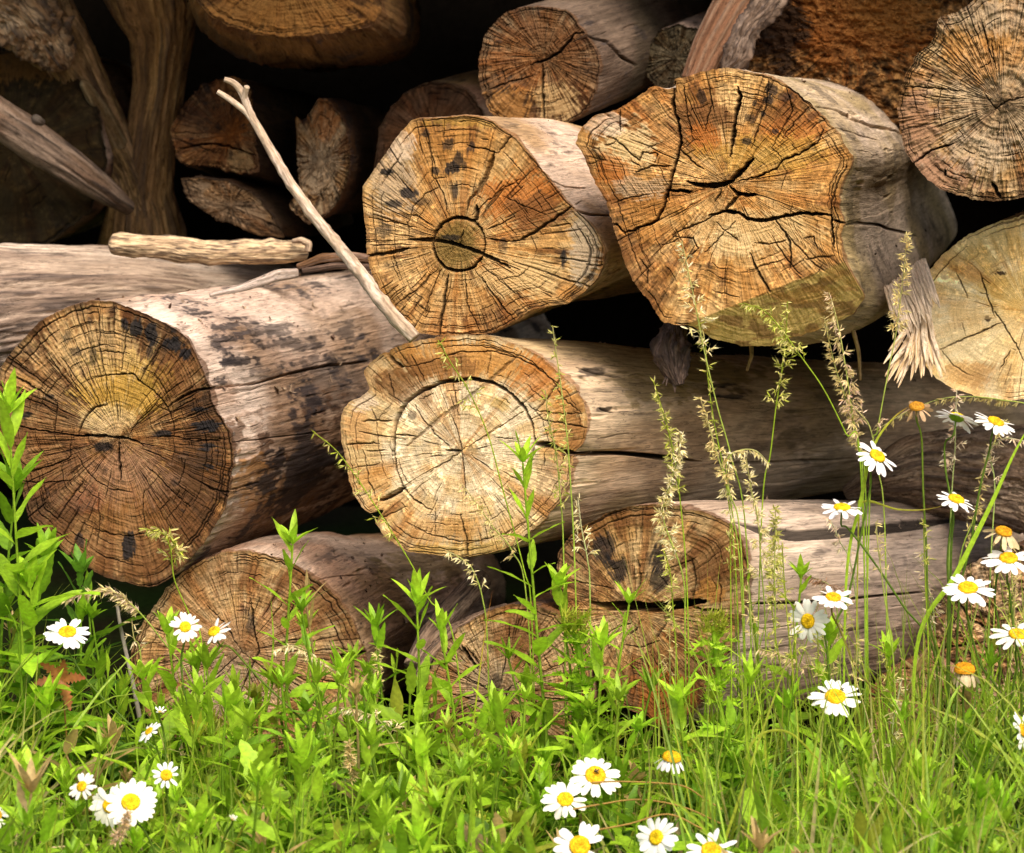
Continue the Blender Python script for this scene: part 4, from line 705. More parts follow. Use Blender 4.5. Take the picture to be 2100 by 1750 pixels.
class Acc:
    def __init__(self): self.V = []; self.Q = []; self.C = []; self.n = 0
    def add(self, V, Q, C):
        self.V.append(V.reshape(-1, 3)); self.Q.append(Q.reshape(-1, 4)+self.n); self.C.append(np.broadcast_to(C, V.reshape(-1, 3).shape).reshape(-1, 3)); self.n += len(self.V[-1])
    def ribbons(self, P, D, side, L, W, bend, col, n=6, prof='lance', fold=.3, serr=0., tip=None, curl=None, wavy=0.):
        P = np.atleast_2d(P).astype(float); N = len(P)
        D = nrm(np.broadcast_to(np.asarray(D, float), (N, 3))); side = np.broadcast_to(np.asarray(side, float), (N, 3))
        L = np.broadcast_to(L, (N,)).astype(float); W = np.broadcast_to(W, (N,)).astype(float); bend = np.broadcast_to(bend, (N,)).astype(float)
        col = np.broadcast_to(col, (N, 3)); G = np.array([0, 0, -1.]) if curl is None else curl
        pos = P.copy(); V = np.zeros((N, n+1, 3, 3)); C = np.zeros((N, n+1, 3, 3))
        for k in range(n+1):
            s = k/n; d = nrm(D+(bend*s)[:, None]*G)
            if k: pos = pos+d*(L/n)[:, None]
            sd = nrm(side-(side*d).sum(-1, keepdims=True)*d); nn = np.cross(sd, d)
            w = W/2*PROF[prof](np.array(s))*(1+serr*(1 if k % 2 else -1))
            wv = wavy*W*np.sin(s*9+P[:, 0]*900)
            V[:, k, 0] = pos-sd*w[:, None]+nn*(fold*w+wv)[:, None]; V[:, k, 1] = pos; V[:, k, 2] = pos+sd*w[:, None]+nn*(fold*w-wv)[:, None]
            cc = col if tip is None else col*(1-s**2)+np.asarray(tip)*s**2
            C[:, k, 0] = cc; C[:, k, 2] = cc; C[:, k, 1] = cc*1.12
        b = (np.arange(N)*(n+1)*3)[:, None, None]; k = (np.arange(n)*3)[None, :, None]
        q = np.stack([b+k+0, b+k+1, b+k+4, b+k+3], -1), np.stack([b+k+1, b+k+2, b+k+5, b+k+4], -1)
        self.add(V, np.concatenate([a.reshape(-1, 4) for a in q]), C.reshape(-1, 3))
    def stem(self, pts, r0, r1, c0, c1=None, T=6, sub=5):
        pts = spl(np.asarray(pts, float), sub); n = len(pts); tg = nrm(np.gradient(pts, axis=0))
        a = nrm(np.cross(tg, np.array([.1, 1, .05]))); b = np.cross(a, tg); th = np.arange(T)*2*np.pi/T
        r = np.linspace(r0, r1, n)[:, None, None]
        V = pts[:, None]+r*(np.cos(th)[None, :, None]*a[:, None]+np.sin(th)[None, :, None]*b[:, None])
        t = np.linspace(0, 1, n)[:, None, None]; c1 = c0 if c1 is None else c1
        C = np.broadcast_to(np.asarray(c0)*(1-t)+np.asarray(c1)*t, (n, T, 3)).reshape(-1, 3)
        self.add(V, gridq(n, T), C); return pts
    def obj(self, name, mat, parent=None, **k):
        return mesh(name, np.concatenate(self.V), np.concatenate(self.Q), mat, np.concatenate(self.C), None, parent, **k)
def spl(p, sub=5):
    """Catmull-Rom through the points"""
    if len(p) < 3: return np.linspace(p[0], p[-1], sub*2)
    q = np.vstack([2*p[0]-p[1], p, 2*p[-1]-p[-2]]); out = []
    for i in range(1, len(q)-2):
        t = np.linspace(0, 1, sub, endpoint=False)[:, None]
        out.append(.5*((2*q[i])+(-q[i-1]+q[i+1])*t+(2*q[i-1]-5*q[i]+4*q[i+1]-q[i+2])*t**2+(-q[i-1]+3*q[i]-3*q[i+1]+q[i+2])*t**3))
    out.append(p[-1:]); return np.concatenate(out)
G1 = c_(.23, .42, .016); G2 = c_(.36, .56, .028); G3 = c_(.11, .25, .016); G4 = c_(.055, .14, .04); GY = c_(.36, .40, .035); STRAW = c_(.66, .52, .26); STEMC = c_(.13, .22, .02); REDS = c_(.30, .16, .04)
ur = rng.uniform
def groundz(x, y): return -.03

# grass sward
HID = True
DXY = [(138,1297,47,-.34),(380,1286,32,-.26),(440,1297,38,-.27),(306,1500,29,-.42),(328,1460,15,-.40),(168,1613,31,-.60),(226,1652,45,-.62),(268,1646,55,-.68),(341,1590,29,-.58),(477,1681,16,-.7),(-6,1672,27,-.66),(1221,1591,52,-.5),
 (1159,1640,48,-.56),(1189,1735,54,-.72),(1346,1718,48,-.66),(1459,1745,54,-.74),(1377,1556,38,-.44),(1713,1430,52,-.34),(1657,1274,46,-.22),(1709,1226,43,-.24),(1985,1207,54,-.26),(2068,1146,57,-.22),(2087,1302,56,-.26),(1978,1376,36,-.34),(2096,1498,42,-.4),(120,1400,50,-.32)]
def hides(b, h, m=12):
    """would a plant of height h rooted at b stand in front of a flower?"""
    x0, _ = proj(np.array([b[0], b[1], .05])); _, y0 = proj(np.array([b[0], b[1], h]))
    return any(abs(x0-x) < r+m and b[1] < Y+.02 and y0 < y+r*.7 for x, y, r, Y in DXY)
def sward(n, xr, yr, h, wd, lean, cols, seed, hfun=None, n_=6):
    A = Acc(); r = np.random.default_rng(seed)
    x = r.uniform(*xr, n); y = r.uniform(*yr, n)
    H = r.uniform(*h, n)
    if hfun is not None: H = H*hfun(x, y, r)
    kp = np.array([not hides((x[i], y[i]), H[i]*.85) for i in range(n)]) if HID else np.ones(n, bool)
    x, y, H = x[kp], y[kp], H[kp]; n = len(x)
    ang = r.uniform(0, 2*np.pi, n); ln = r.uniform(*lean, n)
    D = np.stack([np.cos(ang)*ln, np.sin(ang)*ln*.7, np.ones(n)], -1)
    sa = r.uniform(-1.0, 1.0, n); S = np.stack([np.cos(sa), np.sin(sa), 0*sa], -1)
    k = r.random(n); c = np.array(cols)[r.integers(0, len(cols), n)]*r.uniform(.75, 1.25, (n, 1))
    A.ribbons(np.stack([x, y, np.full(n, -.05)], -1), D, S, H, r.uniform(*wd, n), r.uniform(.1, 1.6, n)**1.5*.9, c, n=n_+2, prof='blade', fold=.35, tip=c_(.26, .30, .04))
    return A
def hf(x, y, r):
    px, _ = proj(np.stack([x, y, 0*x], -1))
    e = .80+.9*sm(px, 250, -100)+.55*sm(px, 1350, 1700)+.3*sm(px, 1700, 2100)-.1*np.exp(-((px-1000)/260)**2)
    return e*(1-.25*sm(y, -.5, -1.0))
A = sward(6600, (-1.0, 1.0), (-1.15, .02), (.08, .25), (.0022, .0062), (.05, .6), [G1, G1, G2, G3, GY, G1, G2, G3, GY*.8, STRAW*.75], 1, hf)
tag(A.obj('grass', M_LEAF), 'dense green grass along the foot of the log stack', 'grass', kind='stuff')
A = sward(680, (-1.0, 1.0), (-.75, -.05), (.2, .40), (.0018, .0042), (.03, .35), [G1, G2, GY, c_(.14, .26, .03)], 2, lambda x, y, r: .62+.42*sm(proj(np.stack([x, y, 0*x], -1))[0], 1150, 1500)+.12*sm(x, .3, .7)+.35*sm(x, -.5, -.75), n_=8)
tag(A.obj('tall_grass', M_LEAF), 'taller loose grass blades rising in front of the lower logs', 'grass', kind='stuff')

def leafy(acc_s, acc_l, base, top, nodes, Lp, Wp, r_, cols=(G1, G2), stemc=STEMC, bendy=.03, serr=.0, tuft=True, up=.55, start=.12):
    base = np.array(base, float); top = np.array(top, float); H = np.linalg.norm(top-base)
    mid = (base+top)/2+np.array([r_.uniform(-1, 1)*bendy, r_.uniform(-.5, .5)*bendy, 0]); q1 = base*.75+top*.25+np.array([r_.uniform(-1, 1)*bendy*.7, 0, 0])
    pts = acc_s.stem([base, q1, mid, top], .0030, .0014, stemc, cols[1]*.8, T=6)
    n = int(nodes*1.35); t = start+(1-start)*np.sort(np.clip(np.arange(n)/(n-1.)+r_.uniform(-.02, .02, n), 0, 1))**.85
    idx = (t*(len(pts)-1)).clip(0, len(pts)-1.001); i0 = idx.astype(int); fr = (idx-i0)[:, None]
    P = pts[i0]*(1-fr)+pts[i0+1]*fr
    az_ = np.arange(n)*2.4+r_.uniform(0, 6)+r_.uniform(-.3, .3, n)
    el_ = up*(.35+.9*t**2)+r_.uniform(-.2, .25, n); el_ = el_+np.where(t > .9, .5, 0)
    D = np.stack([np.cos(az_)*np.cos(el_), np.sin(az_)*np.cos(el_)*.65-.12, np.sin(el_)], -1)
    S = np.cross(D, [0, 0, 1.]); S = nrm(S+r_.uniform(-.25, .25, S.shape))
    size = (1-.55*t**2)*np.clip(.55+t*1.2, 0, 1)*r_.uniform(.7, 1.15, n)
    c = np.array([cols[0]*(1-k)+cols[1]*k for k in t**1.3])*r_.uniform(.8, 1.2, (n, 1))
    acc_l.ribbons(P, D, S, 1.65*Lp*size, 2.3*Wp*size*r_.uniform(.85, 1.2, n), r_.uniform(.3, 1.2, n)*(1.2-t), c, n=10 if serr else 8, prof='lance', fold=.22, serr=serr, wavy=.05)
    if tuft:
        m = 7; az_ = np.arange(m)*.9+r_.uniform(0, 6); el_ = r_.uniform(.7, 1.3, m)
        D = np.stack([np.cos(az_)*np.cos(el_), np.sin(az_)*np.cos(el_), np.sin(el_)], -1)
        acc_l.ribbons(np.repeat(top[None], m, 0), D, nrm(np.cross(D, [0, 0, 1.])), Lp*r_.uniform(.45, .8, m), Wp*1.05, .3, cols[1]*r_.uniform(.9, 1.25, (m, 1)), n=6, fold=.3)
def g_at(px, Y, z=-.04):
    x = at(px, 1500, Y)[0]; return np.array([x, Y, z])
# leafy undergrowth mass
As, Al = Acc(), Acc(); r_ = np.random.default_rng(5)
for i in range(560):
    px = r_.uniform(-60, 2160)
    if px > 1250 and r_.random() < .5: continue
    Y = r_.uniform(-.95, -.06); b = g_at(px, Y); h = r_.uniform(.07, .185)*(1+.5*float(sm(np.array(px), 300., 0.)))*(1 if Y > -.5 else .85)
    if Y > -.45: h *= 1.3
    if r_.random() < .12: h *= 1.5
    if (230 < px < 560 or 880 < px < 1420) and Y > -.4: h *= .78
    if hides(b, h, 34): continue
    dk_ = r_.random(); cols = (G1, G2) if dk_ < .5 else (GY*.8, GY) if dk_ < .6 else (G3*1.2, G1) if dk_ < .8 else (G4, G1)
    kind_ = r_.random(); nd_, L_, W_ = r_.integers(7, 12), r_.uniform(.030, .070), r_.uniform(.006, .015)
    if kind_ < .18: nd_, L_, W_ = r_.integers(4, 7), r_.uniform(.06, .09), r_.uniform(.018, .028)      # broad dock-like leaves
    elif kind_ < .34: nd_, L_, W_ = r_.integers(10, 16), r_.uniform(.02, .034), r_.uniform(.005, .009)  # fine leaved
    cols = tuple(c*r_.uniform(.65, 1.15) for c in cols)
    if r_.random() < .05: cols = (c_(.38, .26, .10), c_(.45, .32, .12))
    leafy(As, Al, b, b+np.array([r_.uniform(-.03, .03), r_.uniform(-.02, .02), h]), nd_, L_, W_, r_, cols, serr=(0, .06, .14)[i % 3], tuft=kind_ > .3)
Al.add(np.concatenate(As.V), np.concatenate(As.Q), np.concatenate(As.C))
tag(Al.obj('undergrowth', M_LEAF), 'low leafy green undergrowth mixed into the grass', 'undergrowth', kind='stuff')

# single leafy plants: (label, top x, top y, Y, base x, nodes, leaf length m, leaf width m, colours, serration)
LP = [('leafy stem before the left half of the wide low log end', 345, 1300, -.20, 350, 18, .06, .014, (G1, G2), .05),
 ('leafy stem standing where the small centre log meets the split log', 1235, 1330, -.24, 1230, 18, .06, .015, (G1, G2), .05),
 ('short bushy shoot right below the bottom tip of the split log', 1390, 1440, -.32, 1385, 15, .06, .017, (G1, G2), .06),('broad leafed dark green plant in the corner between left edge and big log', 30, 1010, -.24, 25, 20, .085, .026, (G3*1.3, G1), .05),
 ('bushy bright plant below the large log at the left edge, above the highest left daisy', 62, 1200, -.30, 70, 20, .075, .022, (G1, G2), .04),
 ('tall slim leafy stem just left of the small centre log', 905, 1300, -.24, 925, 20, .06, .013, (G1, G2), .05),
 ('tall slim leafy stem crossing the gap of the split log', 1290, 1240, -.20, 1300, 18, .05, .010, (G1, G2), .05),
 ('leafy stem with narrow leaves right of the wide low log end', 770, 1290, -.20, 780, 20, .055, .012, (G3*1.3, G1), .08),('tall leafy plant with long lance leaves rising against the left frame edge', 18, 850, -.30, 30, 26, .085, .020, (G1, G2), 0),
 ('leafy plant with broad dull leaves right beside the left edge, below the large log', 95, 1150, -.16, 60, 20, .075, .020, (G4, G1), .1),
 ('leafy green plant with toothed drooping leaves under the big left log', 165, 1180, -.10, 140, 20, .065, .018, (G4, G3), .16),
 ('bright leafy spire in front of the wide low log end at the left', 600, 1118, -.22, 640, 26, .062, .014, (G1, G2), .05),
 ('leafy stem standing between the left low log and the small centre log', 855, 1240, -.22, 862, 22, .070, .016, (G1, G2), .1),
 ('slender leafy spire in front of the pale cream log', 1072, 950, -.20, 1112, 30, .058, .013, (G1, G2), .05),
 ('leafy side shoot just right of the slender spire, level with the split log', 1145, 1205, -.18, 1130, 14, .055, .016, (G1, G2), .06),
 ('broad leafed shoot in front of the small centre log end', 1018, 1480, -.42, 1035, 16, .075, .017, (G1, G2), .04),
 ('bright leafy shoot low in the centre, left of the small centre log', 860, 1560, -.55, 900, 15, .062, .016, (G1, G2*1.1), .04),
 ('leafy shoot beside the small white daisy that stands before the left low log', 400, 1372, -.22, 405, 16, .062, .017, (G1, G2), .03),
 ('leafy shoot at the left edge of the wide low log end', 292, 1395, -.26, 300, 15, .058, .016, (G1, G2), .03),
 ('leafy clump in the left foreground under the highest left daisy', 98, 1452, -.40, 105, 16, .070, .018, (G1, G2), .05),
 ('leafy shoot low in front of the left low log, near the bent daisy', 470, 1460, -.38, 470, 15, .065, .018, (G1, G2), .04),
 ('leafy stem with toothed leaves right of the left low log middle', 700, 1385, -.30, 706, 18, .060, .015, (G1, G2), .1),
 ('pale leafy shoot in the foreground between the closed bud and the centre', 620, 1570, -.60, 640, 14, .065, .018, (G1, G2), .04),
 ('leafy rosette shoot by the closed white bud', 545, 1610, -.60, 540, 13, .06, .016, (G1, G2), .04),
 ('small upright leafy shoot on the pale trunk left of the twin daisies', 1643, 1185, -.12, 1655, 12, .045, .013, (G1, G2), .02),
 ('leafy shoot under the sideways daisy at the right', 1700, 1318, -.18, 1690, 16, .055, .016, (G1, G2), .02),
 ('leafy shoot in the front left corner', 60, 1600, -.68, 50, 14, .07, .018, (G1, G2), .04),
 ('leafy shoot below the group of four white daisies', 405, 1700, -.75, 410, 13, .065, .017, (G1, G2), .04),
 ('leafy shoot with blunt leaves in the bottom centre', 760, 1650, -.72, 770, 13, .065, .018, (G1, G2), .04),
 ('dark toothed leafy shoot among the grass at the lower right corner', 2010, 1640, -.70, 2020, 14, .055, .02, (G3, G1), .2),
 ('toothed leafy shoot below the wilted drooping daisy', 1890, 1600, -.60, 1900, 13, .05, .018, (G1, G2), .2)]
for i, (lab, tx, ty, Y, bx, nd, L_, W_, cl, se) in enumerate(LP):
    r_ = np.random.default_rng(300+i); b = g_at(bx, Y); t = at(tx, ty, Y)
    root = empty('leafy_plant', tuple(b), lab, 'plant', 'leafy plants in front of the logs')
    As, Al = Acc(), Acc(); leafy(As, Al, b, t, nd, L_, W_, r_, cl, serr=se, start=.05)
    As.obj('stem', M_LEAF, root); Al.obj('foliage', M_LEAF, root)

# thistles
def thistle(lab, tx, ty, Y, bx, nl, L_, W_, seed, head=True, cols=(G1*.9, G2)):
    r = np.random.default_rng(seed); b = g_at(bx, Y); t = at(tx, ty, Y); root = empty('thistle', tuple(b), lab, 'thistle', 'thistles among the grass')
    As, Al = Acc(), Acc(); pts = As.stem([b, (b+t)/2+[.01, 0, 0], t], .004, .003, cols[0], cols[1])
    def tleaf(P, D, S, L, W, c):
        m = 15; s = np.linspace(0, 1, m); d0 = nrm(D); pos = P.copy(); sd0 = nrm(S); V = []; C = []
        for k in range(m):
            d = nrm(d0+np.array([0, 0, -1])*.8*s[k])
            if k: pos = pos+d*L/m
            sd = nrm(sd0-(sd0@d)*d); nn = np.cross(sd, d)
            w = W/2*PROF['lance'](s[k])*(1.45 if k % 3 == 1 else .45 if k % 3 == 0 else .8); up_ = r.uniform(-.3, .9)*w
            V += [pos-sd*w+nn*up_+d*(w*.35 if k % 3 == 1 else 0), pos, pos+sd*w+nn*r.uniform(-.2, .9)*w+d*(w*.35 if k % 3 == 1 else 0)]
            C += [c*1.2, c, c*1.2]
            if k % 3 == 1:
                for sg in (-1, 1):
                    e = pos+sg*sd*w+nn*up_*.5; Al.ribbons(e, nrm(sg*sd+d*.7+nn*.4), d, W*.32, .0011, 0, c_(.45, .5, .15), n=2, prof='hair', fold=0)
        q = gridq(m, 3, False); Al.add(np.array(V), q, np.array(C))
    for k in range(nl):
        u = (k+.5)/nl; P = pts[int(u*(len(pts)-1))]; az_ = k*2.4+r.uniform(-.4, .4); el_ = r.uniform(.1, .6)+.4*u
        D = np.array([math.cos(az_)*math.cos(el_), math.sin(az_)*math.cos(el_)-.15, math.sin(el_)]); S = nrm(np.cross(D, [0, 0, 1.]))
        tleaf(P, D, S, L_*r.uniform(.6, 1.1)*(1-.45*u), W_*r.uniform(.8, 1.2)*(1-.3*u), (cols[0]*(1-u)+cols[1]*u)*r.uniform(.8, 1.2))
    As.obj('stem', M_LEAF, root); Al.obj('foliage', M_LEAF, root)
    if head:
        Ah = Acc(); m = 240; u = r.normal(size=(m, 3)); u[:, 2] = abs(u[:, 2])*1.1; u = nrm(u)
        Ah.ribbons(t+u*.004+r.uniform(-.016, .016, (m, 3))*[1, .8, .8], u, nrm(np.cross(u, [.3, .2, 1.])), r.uniform(.009, .020, m), .0028, .1, GY*r.uniform(.7, 1.2, (m, 1)), n=3, prof='hair', fold=.2)
        Ah.obj('spiny_head', M_LEAF, root)
thistle('spiny thistle top in front of the gap between small centre log and split log', 1178, 1282, -.20, 1215, 46, .080, .042, 1)
thistle('spiny thistle top in front of the split log, left of its sawn trunk', 1462, 1285, -.18, 1470, 46, .080, .042, 2)
thistle('dark spiny thistle leaves low between the centre and the right, below the split log', 1480, 1475, -.30, 1480, 22, .085, .034, 3, False, (G3, G1))
thistle('dark spiny thistle low in the grass left of the daisy pair', 640, 1500, -.5, 640, 18, .06, .028, 4, False, (G3, G1))
thistle('dark spiny thistle spreading in the grass right of the daisy pair', 1560, 1560, -.40, 1540, 20, .08, .034, 5, False, (G3, G3*1.5))
thistle('dark spiny thistle leaf cluster behind the drooping daisy', 1400, 1500, -.22, 1400, 16, .07, .030, 6, False, (G3, G1))

# rusty oak-like seedling and dead stalk at the left
root = empty('seedling', tuple(g_at(150, -.32)), 'small seedling with rusty orange lobed leaves under the highest left daisy', 'seedling')
Al = Acc(); b = g_at(150, -.32); t = at(128, 1395, -.32); Al.stem([b, (b+t)/2, t], .0015, .001, REDS); Al.obj('stem', M_LEAF, root); Al = Acc()
for dx, dz, L_ in ((-.8, .15, .035), (-.5, .75, .036), (.25, -.6, .038), (.75, .35, .032), (.1, .9, .030), (-.7, -.35, .030)):
    D = np.array([dx, -.3, dz]); Al.ribbons(t, D, nrm(np.cross(D, [0, -1, .3])), L_*1.1, .017, .5, c_(.42, .17, .05), n=12, serr=.35, fold=.1, tip=c_(.35, .10, .04))
Al.obj('foliage', M_LEAF, root)
root = empty('dead_stalk', tuple(g_at(286, -.12)), 'bare grey dead stalk leaning under the arching grass head at the left', 'stalk')
Al = Acc(); Al.stem([at(288, 1480, -.12), at(272, 1400, -.12), at(248, 1290, -.1), at(240, 1240, -.1)], .0035, .0022, c_(.4, .35, .28)); Al.obj('stem', M_SEED, root)

# ---------------------------------------------------------------- flowering grass stalks
def stalk(lab, pts, Y, head=.4, nb=18, bl=26, k=4, cols=(STRAW, GY), seed=0, stemc=G2, droop=1.2, spl_=12, thin=1.0, base=True, wide=.9, dens=1.0, Yb=None, name='grass_stalk', group='flowering grass stalks'):
    """pts run from the tip down, as seen in the photo; the head takes the first share of them"""
    r = np.random.default_rng(900+seed)
    P = np.array([at(x, y, Y+(i*.004)) for i, (x, y) in enumerate(pts)])
    if base:
        g = P[-1].copy(); d_ = P[-1]-P[-2]; g[0] += np.clip(d_[0]*.8, -.06, .06); g[2] = -.04; g[1] = Y+.01
        if P[-1][2] > 0: P = np.vstack([P, g])
    root = empty(name, tuple(P[-1]), lab, 'grass stalk', group)
    As = Acc(); full = As.stem(P, .0008*thin,   .0011*thin, cols[1]*.8, stemc, T=5, sub=8); As.obj('stem', M_LEAF, root)
    px = KF*(Y+4); seg = np.concatenate([[0], np.cumsum(np.linalg.norm(np.diff(full, axis=0), axis=1))])
    vis = seg[-1] if not base else np.linalg.norm(np.diff(P[:len(pts)], axis=0), axis=1).sum(); HL = head*vis
    Ah = Acc(); PP = []; DD = []; LL = []; CC = []
    for i in range(nb):
        u = (i+r.uniform(0, .8))/nb; s = u*HL; j = np.searchsorted(seg, s).clip(1, len(seg)-1); p = full[j]; tg = nrm(full[j-1]-full[j])
        az_ = r.uniform(0, 2*np.pi); o = np.array([math.cos(az_), .6*math.sin(az_), 0]); d = nrm(tg*1.0+o*wide*(.5+u*.6)); L_ = bl*px*(.25+.85*u)*r.uniform(.6, 1.2)
        m = max(1, int(round((1+2.4*k*(.3+.7*u))*dens)))
        br = [p]; dd = d.copy()
        for q in range(4): dd = nrm(dd+np.array([0, 0, -1])*.12*droop*q); br.append(br[-1]+dd*L_/4)
        br = np.array(br); Ah.stem(br, .00035, .00025, cols[1], T=3, sub=2)
        for q in range(m):
            v = 1-q/max(m, 1)*.75; x_ = v*4; a0 = int(min(x_, 3.999)); pp = br[a0]*(1-(x_-a0))+br[a0+1]*(x_-a0)
            PP.append(pp); DD.append(nrm(dd*.8+r.normal(0, .55, 3)*[1, .7, 1]+np.array([0, 0, -.25])*droop)); LL.append(1.12*spl_*px*r.uniform(.75, 1.25)); w = r.random(); CC.append(cols[0]*w+cols[1]*(1-w))
    PP, DD, LL, CC = map(np.array, (PP, DD, LL, CC)); CC = CC*r.uniform(.8, 1.2, (len(CC), 1))
    S = nrm(np.cross(DD, r.normal(size=DD.shape)))
    Ah.ribbons(PP, DD, S, LL, LL*.19, .2, CC*1.3, n=4, prof='husk', fold=.5); Ah.ribbons(PP, DD, np.cross(S, DD), LL*.9, LL*.2, .2, CC*.9, n=4, prof='husk', fold=-.5)
    Ah.ribbons(PP+DD*LL[:, None]*.7, nrm(DD+r.normal(0, .15, DD.shape)), S, LL*.8, .0003, .0, CC*.8, n=2, prof='hair', fold=0)
    Ah.obj('seed_head', M_SEED, root)
PALEG = c_(.66, .58, .24); PINKG = c_(.66, .48, .36); WHT = c_(.80, .72, .50)
